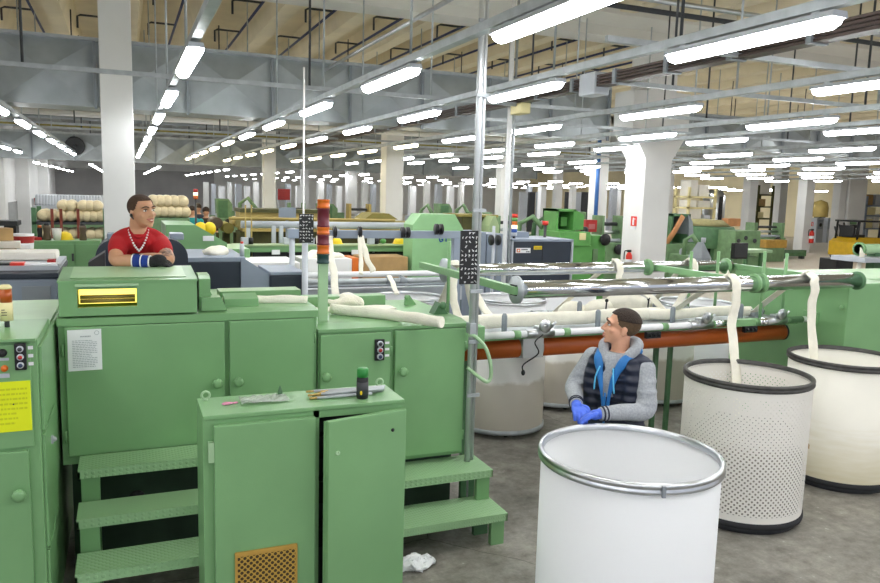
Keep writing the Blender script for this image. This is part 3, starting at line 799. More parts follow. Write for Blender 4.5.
mb = MB(); mb.lathe([(.001, 0), (.012, 0), (.013, .02), (.006, .045), (.001, .055)], (.735, 3.87, 1.345), 12)
tag(mb.build('small_cone', 'green_deep', origin=(.735, 3.87, 1.345)), 'small dark green cone standing on the cabinet behind the bag', 'cone')
mb = MB(); mb.ball((.455, 3.78, 1.352), .018, 1.6, .8, .4, 10, 6); mb.ball((.49, 3.785, 1.35), .012, 1.6, .8, .4, 10, 6)
tag(mb.jitter(.004, 40).build('pink_rag', mat('pink_cloth', '#e79ab8', .8), origin=(.46, 3.78, 1.345)), 'little pink scrap near the left lifting eye of the cabinet', 'scrap')
# crumpled tissue on the floor
mb = MB(); mb.ball((1.7, 4.3, .03), .1, 1.15, .8, .3, 30, 18).jitter(.04, 14, 3).jitter(.022, 38, 1)
for v in mb.bm.verts: v.co.z = max(.002, v.co.z)
for f in mb.bm.faces: f.smooth = False
tag(mb.build('crumpled_tissue', 'paper_white', origin=(1.7, 4.3, 0)), 'crumpled white tissue on the floor beside the open cabinet', 'tissue')

# ---------------------------------------------------------------- conduit post with notice board
t = thing('conduit_post', 'tall twin metal conduit from ceiling to floor at the machine corner', 'conduit', (2.34, 4.86, 0))
MB().cyl((2.31, 4.86, 0), (2.31, 4.86, 5.9), .022, 12).build('pipe', 'conduit_zinc', t)
MB().cyl((2.355, 4.88, 0), (2.355, 4.88, 5.9), .015, 10).build('pipe', 'conduit_zinc', t)
for z in (.95, 1.35, 1.72, 2.3, 3.1, 3.6): MB().box(2.28, 2.38, 4.83, 4.85, z, z+.025).build('clip', 'galvanised', t)
MB().box(2.285, 2.335, 4.83, 4.9, 1.42, 1.5, .004).build('coupling', 'galvanised', t)
def notice_board(x0, x1, y, z0, z1, label, seed, tilt=0):
    t = thing('notice_board', label, 'sign', ((x0+x1)/2, y, z0))
    MB().box(x0, x1, y-.012, y, z0, z1).build('board', 'black_plastic', t)
    rnd = random.Random(seed); mb = MB(); yy = y-.014
    rows_, cols = int((z1-z0)/.03), int((x1-x0)/.026)
    for i in range(rows_):
        for j in range(cols):
            if rnd.random() < .25: continue
            cx, cz = x0+(j+.5)*(x1-x0)/cols, z1-(i+.5)*(z1-z0)/rows_
            for k in range(2):
                a = rnd.choice((0, PI/2, PI/4, -PI/4)); L = rnd.uniform(.006, .011)
                dx, dz = L*math.cos(a), L*math.sin(a); nx_, nz_ = -.0026*math.sin(a), .0026*math.cos(a)
                ox, oz = rnd.uniform(-.003, .003), rnd.uniform(-.003, .003)
                mb.quad(*[(cx+ox+sx*dx+sn*nx_, yy, cz+oz+sx*dz+sn*nz_) for sx, sn in ((-1, -1), (1, -1), (1, 1), (-1, 1))])
    mb.build('white_marks', 'chalk_white', t)
notice_board(2.18, 2.315, 4.82, 1.79, 2.17, 'black board with white scribbled marks fixed to the metal conduit', 4)
notice_board(1.5, 1.635, 6.97, 1.93, 2.2, 'smaller black board with white marks left of the orange stack light', 9)
t = thing('thin_post', 'thin white post rising to the ceiling behind the small black board', 'post', (1.575, 7.12, 0))
MB().cyl((1.575, 7.12, 0), (1.575, 7.12, 3.55), .009, 8).build('rod', 'white_paint', t)
t = thing('thin_post', 'pale post standing on navy panel behind the black board', 'post', (1.58, 7.05, 0))
MB().cyl((1.575, 7.05, .0), (1.575, 7.05, 2.0), .03, 10).build('rod', 'grey_light', t)
MB().cyl((1.5, 7.04, 2.1), (1.64, 7.04, 2.1), .012, 8).build('board_arm', 'grey_light', t)
# ================================================================== sliver cans
def can(c, r, h, label, style, group=None, heap=None, casters=True, cat='can', seg=64):
    x, y = c
    t = thing('sliver_can', label, cat, (x, y, 0), 0, group)
    zb = .07
    shell = {'white': 'milky_plastic', 'worn': 'worn_can', 'perf': 'perforated_white', 'filled': 'filled_can'}[style]
    if style == 'perf':
        mb = MB(); mb.lathe([(r-.004, zb), (r-.002, .3), (r-.002, h-.01)], (0, 0, 0), seg, uvscale=r); mb.build('shell', shell, t, local=True)
    else:
        mb = MB(); mb.lathe([(r-.006, zb), (r-.006, h-.01), (r-.012, h-.01), (r-.012, zb)], (0, 0, 0), seg); mb.build('shell', shell, t, local=True)
    mb = MB(); mb.lathe([(.001, zb+.0), (r-.01, zb), (r-.01, zb+.015), (.001, zb+.015)], (0, 0, 0), seg); mb.build('bottom', 'white_plastic', t, local=True)
    hm = 'steel' if style in ('white',) else 'galvanised' if style == 'filled' else 'dark_hoop'
    mb = MB()
    prof = [(r-.018, h-.03), (r-.018, h-.002), (r-.008, h+.006), (r+.008, h), (r+.011, h-.012), (r+.004, h-.02), (r+.004, h-.024), (r+.011, h-.032), (r+.011, h-.042), (r+.003, h-.05), (r-.004, h-.05)]
    mb.lathe(prof, (0, 0, 0), seg); mb.build('top_hoop', hm, t, local=True)
    mb = MB()
    if style == 'white': prof = [(r-.012, .05), (r+.004, .05), (r+.006, .09), (r-.004, .1)]
    else: prof = [(r-.03, .045), (r+.004, .045), (r+.008, .06), (r+.006, .085), (r-.004, .09)]
    mb.lathe(prof, (0, 0, 0), seg); mb.build('base_hoop', 'galvanised' if style in ('white', 'filled') else 'rubber', t, local=True)
    if casters:
        for k in range(4):
            a = PI/4+k*PI/2+.5; cx, cy = (r-.1)*math.cos(a), (r-.1)*math.sin(a)
            w = MB(); w.cyl((cx-.012, cy, .03), (cx+.012, cy, .03), .03, 12); w.build('caster', 'dark_grey', t, local=True)
    else:
        mb = MB(); mb.lathe([(.001, 0), (r-.03, 0), (r-.03, .05), (.001, .05)], (0, 0, 0), 32); mb.build('foot', 'dark_grey', t, local=True)
    return t
def heap(c, r, z0, z1, label, seed=1, m='cream_fibre'):
    """coiled fibre packed into a can, domed on top"""
    mb = MB(); prof = [(.001, z1+.05), (r*.3, z1+.045), (r*.6, z1+.02), (r*.9, z1-.02), (r, z1-.06), (r, z0), (.001, z0)]
    mb.lathe(prof[::-1], (c[0], c[1], 0), 40)
    for k in range(14):
        a = k*2.399; q = r*.55*math.sqrt(k/14); cr = r*.36
        mb.tube([(c[0]+q*math.cos(a)+cr*math.cos(b), c[1]+q*math.sin(a)+cr*math.sin(b), z1+.03+.004*k) for b in [2*PI*i/18 for i in range(18)]], .022, 6, closed=True)
    o = mb.build('sliver_coil', m, origin=(c[0], c[1], z0)); return tag(o, label, 'fibre')
CAN1 = (2.36, 3.03)
fc = can(CAN1, .455, 1.145, 'big clean white empty can in front with shiny steel rim', 'white', casters=False)
a = math.radians(-108)
MB().box(-.008, .008, -.478, -.464, 1.093, 1.147).build('rim_clamp', 'grey_paint', fc, local=True).rotation_euler = (0, 0, a+PI/2)
pc = can((4.42, 4.3), .465, 1.12, 'perforated white can with dark rim under the hanging ribbon', 'perf', casters=False)
MB().box(-.018, .018, -.473, -.466, .58, .61).build('tag_plate', 'cardboard', pc, local=True).rotation_euler = (0, 0, math.radians(-28+75))
heap((4.42, 4.3), .435, .09, .6, 'coil of fibre in shade grey piled inside the perforated can', m='shade_grey_fibre')
wcan = can((5.86, 4.6), .468, 1.1, 'worn cream white can with dark rim at right edge of the aisle', 'worn', casters=False)
mb = MB()
for k, (a0, z) in enumerate(((-2.02, .83), (-1.98, .79), (-2.06, .72))):
    mb.tube([(.4695*math.cos(a0+.02*q), .4695*math.sin(a0+.02*q), z+.012*math.sin(q*1.7+k)) for q in range(5)], .003, 5)
mb.build('pen_marks', 'ink_dark', wcan, local=True).rotation_euler = (0, 0, .75)
can((3.6, 6.83), .465, 1.02, 'white can part filled with fibre under the orange tube beside the conduit', 'filled')
can((4.72, 7.5), .465, 1.02, 'white part filled can under the orange tube left of the person in the vest', 'filled')
can((5.95, 7.28), .465, 1.02, 'white part filled can between the vest and the perforated can', 'filled')
can((4.64, 8.6), .465, 1.1, 'white steel rimmed can seen between the rollers right of the conduit', 'white')
can((3.35, 9.0), .45, 1.1, 'white steel rimmed can behind the green machine left of the conduit', 'white')
can((6.95, 7.75), .465, 1.1, 'white can behind the front roller near the flared column', 'white')
can((5.9, 9.3), .465, 1.1, 'white can in the back row behind the rollers at centre', 'white')
can((8.35, 5.72), .465, 1.1, 'white can at far right edge beside the dark recess', 'white')
# soft sacks of waste fibre behind the table
for i, (x, y, z, r, lab) in enumerate(((4.75, 6.75, 1.22, .16, 'lumpy cream fibre bundle left of the head of the vest person'), (5.05, 6.7, 1.27, .2, 'large cream fibre bundle just behind the head of the vest person'),
                                       (4.45, 6.85, 1.2, .13, 'small cream fibre bundle right of the navy panel'))):
    mb = MB(); mb.ball((x, y, z), r, 1.3, .9, .75, 24, 14).jitter(.035, 9, i)
    tag(mb.build('fibre_bundle', 'cream_fibre', origin=(x, y, z-r*.7)), lab, 'fibre')

# ================================================================== creel
t = thing('creel_frame', 'long creel with polished rollers, orange tube and green arms', 'creel', (4.3, 5.6, 0))
CR = t
XL, XR = 2.6, 6.3
b = MB().cyl((XL-.05, 5.58, 1.125), (6.14, 5.58, 1.125), .083, 24).build('orange_tube', 'orange_tube', t)
mb = MB(); mb.lathe([(.001, 0), (.085, 0), (.085, .02), (.001, .02)], (6.14, 5.58, 1.125), 20, axis='x'); mb.build('tube_end', 'black_plastic', b)
for x in (3.25, 4.15): mb = MB(); mb.lathe([(.083, 0), (.088, 0), (.088, .035), (.083, .035)], (x, 5.58, 1.125), 20, axis='x'); mb.build('tube_band', 'grey_paint', b)
# steel strap holding the tube
mb = MB(); mb.lathe([(.084, -.11), (.089, -.11), (.089, .11), (.084, .11)], (3.2, 5.58, 1.125), 24, axis='x'); mb.box(3.1, 3.3, 5.49, 5.5, 1.05, 1.24); mb.build('tube_strap', 'steel', t)
MB().box(XL, 6.2, 5.48, 6.35, 1.235, 1.255).build('table_plate', 'galvanised', t)
MB().box(XL, 6.2, 5.44, 5.48, 1.228, 1.258).build('table_edge', GP, t)
rod = MB().cyl((XL, 5.4, 1.28), (6.25, 5.4, 1.28), .03, 14).build('guide_rod', 'white_plastic', t)
for x in (2.98, 3.46, 4.16, 4.5, 5.05, 5.6): MB().cyl((x-.03, 5.4, 1.28), (x+.03, 5.4, 1.28), .036, 14).build('rod_collar', GP, rod)
for x0, x1 in ((5.0, 5.25), (5.62, 6.2)): MB().cyl((x0, 5.4, 1.28), (x1, 5.4, 1.28), .033, 14).build('rod_sleeve', 'chrome', rod)
MB().box(5.27, 5.58, 5.37, 5.43, 1.245, 1.315, .006).build('rod_block', GP, rod)
MB().box(XL-.16, XL+.04, 5.3, 5.5, 1.2, 1.38, .006).build('end_block', GP, t)
def clamp(x):
    mb = MB(); mb.cyl((x-.13, 5.4, 1.28), (x+.13, 5.4, 1.28), .04, 14)
    mb.box(x-.04, x+.06, 5.36, 5.44, 1.28, 1.345, .008); mb.lathe([(.02, 0), (.055, 0), (.055, .02), (.04, .03), (.02, .03)], (x+.02, 5.33, 1.35), 16, axis='y')
    mb.cyl((x+.1, 5.38, 1.33), (x+.13, 5.36, 1.38), .012, 8)
    return mb.build('rod_clamp', 'steel', t)
for x in (3.2, 4.92, 5.85): clamp(x)
mb = MB(); mb.tube(crv([(3.2, 5.34, 1.28), (3.12, 5.33, 1.22), (3.17, 5.35, 1.12), (3.06, 5.4, 1.02), (3.06, 5.4, .96)], 5), .006, 6); mb.ball((3.06, 5.4, .95), .018, 1, 1, 1.4, 8, 6); mb.build('hanging_cable', 'black_plastic', t)
for i, x in enumerate((4.3, 5.45)): mb = MB(); mb.box(x, x+.16, 5.38, 5.42, 1.18, 1.24, .006); [mb.ball((x+.03+.05*k, 5.37, 1.21), .015, seg=8, rings=6) for k in range(3)]; mb.build('terminal_block', 'black_plastic', t)
# pegs on the table
for x, y in ((2.97, 5.6), (3.92, 5.6), (4.76, 5.6), (5.6, 5.6), (2.97, 6.1), (4.05, 6.1), (4.95, 6.1)):
    mb = MB(); mb.lathe([(.001, .0), (.024, 0), (.024, .15), (.014, .17), (.001, .172)], (x, y, 1.255), 14); mb.build('peg', 'grey_paint', t)
# sliver guides: little condensers with a lever
for x, y in ((2.72, 5.95), (3.62, 6.15), (4.42, 5.95), (5.0, 5.9), (5.28, 6.1), (5.95, 5.75)):
    mb = MB(); mb.cyl((x-.07, y, 1.3), (x+.02, y, 1.3), .045, 14, .032); mb.cyl((x+.02, y, 1.3), (x+.1, y+.02, 1.31), .03, 12); mb.box(x-.03, x+.05, y-.02, y+.04, 1.255, 1.29)
    g = mb.build('sliver_guide', 'galvanised', t)
    mb = MB(); mb.lathe([(.012, 0), (.022, 0), (.022, .02), (.012, .02)], (x+.1, y+.02, 1.31), 12, axis='x'); mb.build('guide_mouth', 'black_plastic', g)
for x in (4.28, 4.78):
    mb = MB(); mb.cyl((x, 6.0, 1.255), (x+.01, 6.0, 1.43), .008, 8); mb.ball((x+.01, 6.0, 1.44), .018, seg=10, rings=6); mb.box(x-.03, x+.03, 5.98, 6.02, 1.255, 1.27); mb.build('lever', 'black_plastic', t)
# arms, posts and rollers
for x, y0, y1 in ((2.65, 4.82, 6.75), (5.03, 4.9, 6.35), (6.08, 4.9, 6.5)):
    MB().box(x-.025, x+.025, y0, y1, 1.7, 1.76, .004).build('roller_arm', GP, t)
for x, y, z0, z1 in ((2.67, 6.13, 1.25, 2.0), (5.4, 6.13, 1.25, 1.9), (5.76, 6.13, 1.25, 1.9), (5.77, 5.52, 1.25, 1.95), (6.06, 5.52, 1.3, 1.93)):
    MB().cyl((x, y, z0), (x, y, z1), .016, 8).build('arm_post', GP, t)
for x, y in ((4.84, 5.9), (5.1, 6.0), (2.75, 5.9)):
    MB().box(x-.02, x+.02, y-.02, y+.02, 0, 1.235).build('leg', 'green_deep', t)
def roller(y, x0, x1, discs):
    r = MB().cyl((x0, y, 1.73), (x1, y, 1.73), .066 if y < 5.5 else .058, 28).build('roller', 'chrome', t)
    for x, rad, m in discs:
        mb = MB(); mb.lathe([(.001, -.012), (rad, -.012), (rad, .012), (.001, .012)], (x, y, 1.73), 28, axis='x'); mb.build('end_disc', m, r)
    return r
roller(4.87, 2.68, 6.25, ((2.67, .105, 'galvanised'), (4.99, .085, GP), (5.07, .085, GP), (6.25, .085, 'green_deep')))
roller(6.25, 2.68, 6.05, ((2.68, .11, 'galvanised'), (4.95, .085, GP), (5.98, .085, GP)))
mb = MB(); mb.box(2.64, 2.66, 4.83, 4.91, 1.69, 1.77); mb.build('socket', 'black_plastic', t)
# green end cabinet of the creel
t = thing('end_cabinet', 'large green end plate cabinet where the orange tube ends', 'machine', (6.75, 5.7, 0))
mb = MB(); mb.box(6.32, 6.95, 5.0, 6.45, .08, 1.68, .01); mb.build('body', GP, t)
MB().box(6.4, 6.9, 5.1, 6.4, 0, .08).build('plinth', 'black_plastic', t)
MB().box(6.29, 6.32, 5.3, 5.48, 1.24, 1.36, .004).build('rod_bracket', GP, t)
mb = MB(); mb.ball((6.31, 5.05, 1.45), .022, seg=10, rings=6); mb.build('latch', GP, t)
t = thing('drafting_machine', 'green machine deck with dark recess behind the end cabinet', 'machine', (8.6, 6.9, 0))
MB().box(7.4, 10.2, 6.2, 7.2, 1.4, 1.56, .01).build('deck', 'green_paint_pale', t)
MB().box(7.4, 10.2, 6.7, 7.1, .05, 1.4).build('recess_back', 'dark_grey', t)
mb = MB()
for x in (7.6, 7.95, 8.3, 8.65): mb.cyl((x, 6.5, 1.2), (x+.3, 6.5, 1.2), .08, 12); mb.box(x, x+.25, 6.3, 6.6, .75, .86)
mb.build('gears', 'black_plastic', t)
MB().box(7.5, 7.8, 6.28, 6.5, .55, .66).build('yellow_block', 'yellow_bright', t)
MB().box(7.4, 10.2, 6.3, 6.7, 0, .5).build('lower_panel', 'green_grime', t)

# ================================================================== slivers
def ribbon(name, pts, w, label, th=.012, wob=.008, seed=0, n=6, axis=(1, 0, 0)):
    """soft flat rope following points; w is its width along axis"""
    P = crv(pts, n); ax = V(axis); mb = MB(); R = []
    for i, p in enumerate(P):
        d = (P[min(i+1, len(P)-1)] - P[max(i-1, 0)]).normalized()
        nn = ax.cross(d); nn = nn.normalized() if nn.length > .05 else V((0, 1, 0)); a2 = d.cross(nn).normalized()
        s = 1+.16*noise.noise(V((i*.35, seed, 0))); off = a2*(wob*2*noise.noise(V((i*.25, seed+5, 0))))
        R.append([p + off + a2*(w/2*s*math.cos(b)) + nn*(th*math.sin(b)*(1+.25*noise.noise(V((i*.5, k, seed))))) for k, b in enumerate([2*PI*q/12 for q in range(12)])])
    mb.loft(R)
    o = mb.build(name, 'cream_fibre', origin=tuple(P[-1])); return tag(o, label, 'fibre ribbon')
ZR, rr = 1.73, .079
def over_roller(x, yr, down, guide, lab, w=.085, seed=0):
    top = [(x+.0, yr-rr, ZR), (x, yr-rr*.7, ZR+rr*.7), (x, yr, ZR+rr), (x, yr+rr*.8, ZR+rr*.55)]
    pts = [down[0], *down[1:], (x, yr-rr-.005, ZR-.1), *top, ((x+guide[0])/2, (yr+guide[1])/2+.05, (ZR+guide[2])/2+.02), guide]
    return ribbon('sliver_ribbon', pts, w, lab, seed=seed)
over_roller(4.72, 4.87, [(4.6, 4.55, .56), (4.62, 4.58, .8), (4.66, 4.68, 1.1), (4.7, 4.78, 1.4)], (4.95, 5.86, 1.31), 'cream ribbon draping over the front roller into the perforated can', .1, 1)
over_roller(5.62, 4.87, [(5.66, 4.7, .55), (5.66, 4.72, .85), (5.64, 4.76, 1.15), (5.62, 4.8, 1.45)], (5.9, 5.72, 1.32), 'cream ribbon draping over the front roller into the worn can', .108, 2)
over_roller(5.5, 6.25, [(5.2, 6.1, 1.3), (5.3, 6.12, 1.42), (5.45, 6.15, 1.6)], (5.75, 7.2, 1.12), 'cream ribbon over the rear roller between the short green posts', .08, 3)
over_roller(4.55, 6.25, [(4.95, 5.93, 1.3), (4.85, 5.98, 1.42), (4.65, 6.1, 1.6)], (4.5, 7.3, 1.1), 'cream ribbon crossing the rear roller behind the vest person', .08, 4)
ribbon('sliver_ribbon', [(2.72, 5.98, 1.32), (2.72, 6.1, 1.45), (2.74, 6.19, 1.62), (2.78, 6.25, ZR+rr), (2.8, 6.35, 1.68), (2.85, 6.9, 1.1)], .08, 'cream ribbon rising to the rear roller left of the conduit', seed=5)
ribbon('sliver_ribbon', [(3.05, 5.95, 1.3), (2.98, 6.05, 1.42), (2.92, 6.17, 1.63), (2.92, 6.25, ZR+rr), (2.95, 6.33, 1.68), (3.3, 6.8, 1.05)], .075, 'cream ribbon rising to the rear roller right of the conduit', seed=6)
def onz(px, py, z):
    d = fw*F_PX + r2*(px-440) - u2*(py-291.5); k = (z-CAM_Z)/d.z
    return V((d.x*k, d.y*k, z))
def roving(pts, r, label, seed=0):
    P = crv(pts, 6); mb = MB(); mb.tube(P, [r*(1+.12*noise.noise(V((i*.4, seed, 1)))) for i in range(len(P))], 14, flat=.75).jitter(.008, 6, seed)
    return tag(mb.build('sliver_rope', 'cream_fibre', origin=tuple(P[0])), label, 'fibre rope')
roving([(2.5, 5.72, 1.335), (3.0, 5.72, 1.34), (3.7, 5.74, 1.335), (4.3, 5.78, 1.33), (4.85, 5.88, 1.315)], .062, 'thick cream fibre rope lying along the creel table behind the pegs', 1)
roving([(4.3, 6.0, 1.315), (4.9, 5.74, 1.325), (5.4, 5.76, 1.335), (5.75, 5.78, 1.32), (5.9, 5.78, 1.31)], .05, 'cream fibre rope on the right half of the creel table', 2)
roving([onz(331, 309, 1.55), onz(375, 313, 1.55), onz(410, 317.5, 1.55), onz(442, 322.5, 1.55)], .04, 'thick cream fibre rope lying on the green machine top', 3)
roving([(.6, 5.2, 1.66), (.9, 5.2, 1.665), (1.17, 5.15, 1.66)], .03, 'thin cream fibre strip along the upper machine edge', 4)
mb = MB(); mb.ball((1.6, 5.78, 1.55), .1, 1.6, .8, .5, 26, 14).jitter(.04, 13, 2)
tag(mb.build('fibre_heap', 'cream_fibre', origin=(1.6, 5.78, 1.51)), 'loose fluffy fibre heap on the machine top beside the green post', 'fibre')
mb = MB(); mb.box(1.3, 1.95, 5.5, 5.68, 1.512, 1.522); 
bmesh.ops.subdivide_edges(mb.bm, edges=mb.bm.edges[:], cuts=5, use_grid_fill=True); mb.jitter(.012, 9)
for v in mb.bm.verts: v.co.z = max(v.co.z, 1.512)
tag(mb.build('fibre_web', 'cream_fibre', origin=(1.7, 5.5, 1.512)), 'flat cream fibre web spread on the right machine top', 'fibre')
# ================================================================== people
def skin_mat(name, c): return mat(name, c, .5, var=.05, scale=18)
skin_mat('skin_light', '#d9a284'); skin_mat('skin_tan', '#c99775')
mat('hair_dark', '#33271f', .85, var=.25, scale=60, bump=.5, bscale=200); mat('hair_brown', '#4b3729', .85, var=.25, scale=60, bump=.5, bscale=200)
mat('hair_fade', '#56432f', .9, var=.2, scale=80)
mat('shirt_red', '#b0141c', .85, var=.08, scale=9, bump=.15, bscale=120)
mat('marl_grey', '#9fa3a8', .95, var=.14, scale=90, bump=.2, bscale=160)
mat('vest_navy', '#1d2438', .6, var=.1, scale=12, bump=.12, bscale=60)
def quilt(m):
    nt, b = nodes(m); tc = nt.nodes.new('ShaderNodeTexCoord'); wv = nt.nodes.new('ShaderNodeTexWave'); wv.bands_direction = 'Z'; wv.wave_profile = 'SIN'
    wv.inputs['Scale'].default_value = 5.2; wv.inputs['Distortion'].default_value = .6; nt.links.new(tc.outputs['Object'], wv.inputs['Vector'])
    bp = nt.nodes.new('ShaderNodeBump'); bp.inputs['Strength'].default_value = .9; bp.inputs['Distance'].default_value = .02
    nt.links.new(wv.outputs['Fac'], bp.inputs['Height']); nt.links.new(bp.outputs['Normal'], b.inputs['Normal'])
quilt(mat('vest_quilted', '#1d2438', .5, var=.1, scale=12))
mat('lining_blue', '#2373b8', .6, var=.1, scale=10)
mat('cord_blue', '#5fc0ea', .6); mat('glove_blue', '#4a6fe0', .5, var=.08, scale=20, bump=.2, bscale=80)
mat('glove_black', '#1d1d1f', .8, var=.15, scale=30, bump=.3, bscale=90)
mat('band_blue', '#1f3a8c', .9); mat('denim_dark', '#262b36', .9, var=.1); mat('shoe_black', '#1b1b1c', .7)
mat('bead_white', '#f0efea', .35); mat('eye_white', '#f1efec', .3); mat('iris_dark', '#2a2320', .3); mat('lip', '#b4685c', .5); mat('teeth', '#f5f3ee', .3)
mat('tattoo_ink', '#4a4a4e', .6, var=.3, scale=25)

def fuse(mb, voxel, it=6, fac=.5):
    """union of overlapping closed shapes into one continuous surface"""
    bmesh.ops.recalc_face_normals(mb.bm, faces=mb.bm.faces)
    me = bpy.data.meshes.new('fuse'); mb.bm.to_mesh(me); mb.bm.free()
    o = bpy.data.objects.new('fuse', me); COL.objects.link(o)
    r = o.modifiers.new('r', 'REMESH'); r.mode = 'VOXEL'; r.voxel_size = voxel; r.use_smooth_shade = True
    s = o.modifiers.new('s', 'SMOOTH'); s.factor = fac; s.iterations = it
    bpy.context.view_layer.update()
    dg = bpy.context.evaluated_depsgraph_get()
    res = bpy.data.meshes.new_from_object(o.evaluated_get(dg))
    out = MB(); out.bm.from_mesh(res)
    for f in out.bm.faces: f.smooth = True
    bpy.data.objects.remove(o); bpy.data.meshes.remove(me); bpy.data.meshes.remove(res)
    return out
def limb(mb, pts, rad, seg=14, n=6, flat=1.):
    P = crv(pts, n); m = len(pts)-1; R = []
    for i in range(len(P)):
        t = min(i/n, m-1e-6); k = int(t); f = t-k; f = f*f*(3-2*f); R.append(rad[k]*(1-f)+rad[k+1]*f)
    mb.tube(P, R, seg, flat=flat); mb.ball(P[0], R[0], seg=seg, rings=8); mb.ball(P[-1], R[-1], seg=seg, rings=8)
def hand(mb, wrist, d, up_, side, curl=.5, s=1., grow=0.):
    """palm, four unequal bent fingers and a thumb; d = towards fingertips, up_ = back of hand, side = thumb side"""
    d, up_ = V(d).normalized(), V(up_).normalized(); sd = (V(side) - d*V(side).dot(d)).normalized(); up_ = (up_ - d*up_.dot(d) - sd*up_.dot(sd)).normalized()
    w = V(wrist)
    rot = Matrix((d, sd, up_)).transposed()
    mb.ball(w+d*.048*s, .05*s, 1., .82, .32, 16, 10, rot)
    limb(mb, [w-d*.02*s, w+d*.03*s], [.026*s+grow, .027*s+grow])
    for i, (off, L) in enumerate(((.03, .072), (.010, .08), (-.011, .074), (-.03, .058))):
        b = w + d*(.078-.004*i)*s + sd*off*s; L *= s
        a1, a2, a3 = curl*.6, curl*1.3, curl*1.9
        p = [b - d*.02*s, b]
        for a, q in ((a1, .45), (a2, .32), (a3, .25)): p.append(p[-1] + (d*math.cos(a) - up_*math.sin(a) + sd*off*.6)*L*q)
        limb(mb, p, [.0095*s+grow, .0098*s+grow, .009*s+grow, .0082*s+grow, .007*s+grow], 10, 4)
    t0 = w + d*.025*s + sd*.025*s
    limb(mb, [t0, t0+(d*.6+sd*.8)*.03*s, t0+(d*.85+sd*.5)*.058*s - up_*.008*s, t0+(d*1.+sd*.2)*.08*s - up_*.02*s], [.0135*s+grow, .0125*s+grow, .0105*s+grow, .008*s+grow], 10, 4)
def head_parts(mb, M, smile=0.):
    h = MB()
    h.ball((0, .012, .035), .1, .77, .95, .83, 24, 16)                      # cranium
    h.ball((0, -.02, -.035), .085, .76, .86, .86, 22, 14)                   # face
    h.ball((0, -.045, -.075), .05, .95, .85, .62, 18, 12)                   # jaw
    h.ball((0, -.078, -.098), .019, 1.1, .8, .75, 12, 8)                    # chin
    limb(h, [(0, -.088, .018), (0, -.101, -.005), (0, -.113, -.026)], [.009, .0105, .0125], 10, 4)   # nose
    for s_ in (-1, 1):
        h.ball((s_*.012, -.1, -.029), .0085, seg=10, rings=6)
        limb(h, [(s_*.012, -.088, .028), (s_*.034, -.085, .032), (s_*.052, -.068, .024)], [.009, .011, .009], 8, 3)  # brow
        h.ball((s_*.045, -.062, -.024), .022, 1, .8, .8, 12, 8)             # cheek
        h.ball((s_*.078, .012, -.012), .03, .3, .62, 1.05, 12, 10, Matrix.Rotation(s_*.25, 3, 'Z'))   # ear
        h.ball((s_*.076, .006, -.034), .012, .5, .8, 1, 8, 6)
    for dz, r in ((-.054, .0085), (-.067, .0095)): limb(h, [(-.021, -.086, dz+.002*0), (0, -.097, dz), (.021, -.086, dz)], [.005, r, .005], 8, 4)
    h.xf(M); me = bpy.data.meshes.new('h'); h.bm.to_mesh(me); h.bm.free(); mb.bm.from_mesh(me); bpy.data.meshes.remove(me)
def face_details(parent, M, brow, smile):
    for s_ in (-1, 1):
        e = MB(); e.ball((s_*.033, -.0795, .007), .0112, 1.25, .7, .55, 12, 8); e.xf(M); eo = e.build('eye', 'eye_white', parent, local=True)
        e = MB(); e.ball((s_*.033, -.0858, .007), .0058, 1, .5, .95, 10, 6); e.xf(M); e.build('iris', 'iris_dark', eo, local=True)
        e = MB(); limb(e, [(s_*.014, -.097, .03), (s_*.036, -.096, .036), (s_*.056, -.078, .028)], [.0035, .0045, .003], 8, 4); e.xf(M); e.build('eyebrow', brow, parent, local=True)
        e = MB(); limb(e, [(s_*.022, -.0885, .016), (s_*.033, -.0905, .0185), (s_*.046, -.083, .015)], [.002, .003, .002], 6, 4); e.xf(M); e.build('eyelid', brow, parent, local=True)
    if smile:
        e = MB(); limb(e, [(-.027, -.08, -.051), (0, -.0985, -.069), (.027, -.08, -.051)], [.004, .0065, .004], 8, 5); limb(e, [(-.027, -.08, -.05), (0, -.0995, -.052), (.027, -.08, -.05)], [.004, .0055, .004], 8, 5); e.xf(M); m = e.build('mouth', 'lip', parent, local=True)
        e = MB(); limb(e, [(-.019, -.0875, -.055), (0, -.0985, -.06), (.019, -.0875, -.055)], [.003, .0058, .003], 8, 5); e.xf(M); e.build('teeth', 'teeth', m, local=True)
    else:
        e = MB()
        for dz in (-.056, -.066): limb(e, [(-.019, -.09, dz), (0, -.1, dz), (.019, -.09, dz)], [.0035, .0062, .0035], 8, 4)
        e.xf(M); e.build('mouth', 'lip', parent, local=True)
def hair_cap(parent, M, m, grow, front, low, name='hair', top=False):
    """close cropped hair: the cranium surface pushed outwards, cut along the hairline"""
    h = MB(); h.ball((0, .012, .035), .1+grow, .77, .95, .83  , 72, 48)
    kill = []
    for v in h.bm.verts:
        x, y, z = v.co
        zl = .076 if y < -.05 else .076-(.076-.022)*(y+.05)/.018 if y < -.032 else .022-.022*(y+.032)/.042 if y < .01 else -.05*min(1, (y-.01)/.04)
        face = z < zl + low
        sides = top and z < .05
        if face or sides: kill.append(v)
    bmesh.ops.delete(h.bm, geom=kill, context='VERTS')
    g = bmesh.ops.extrude_face_region(h.bm, geom=h.bm.faces[:])
    vs = [q for q in g['geom'] if isinstance(q, bmesh.types.BMVert)]
    for v in vs: v.co = V((0, .012, .035)) + (v.co - V((0, .012, .035)))*.9
    for f in h.bm.faces: f.smooth = True
    h.xf(M); return h.build(name, m, parent, local=True)
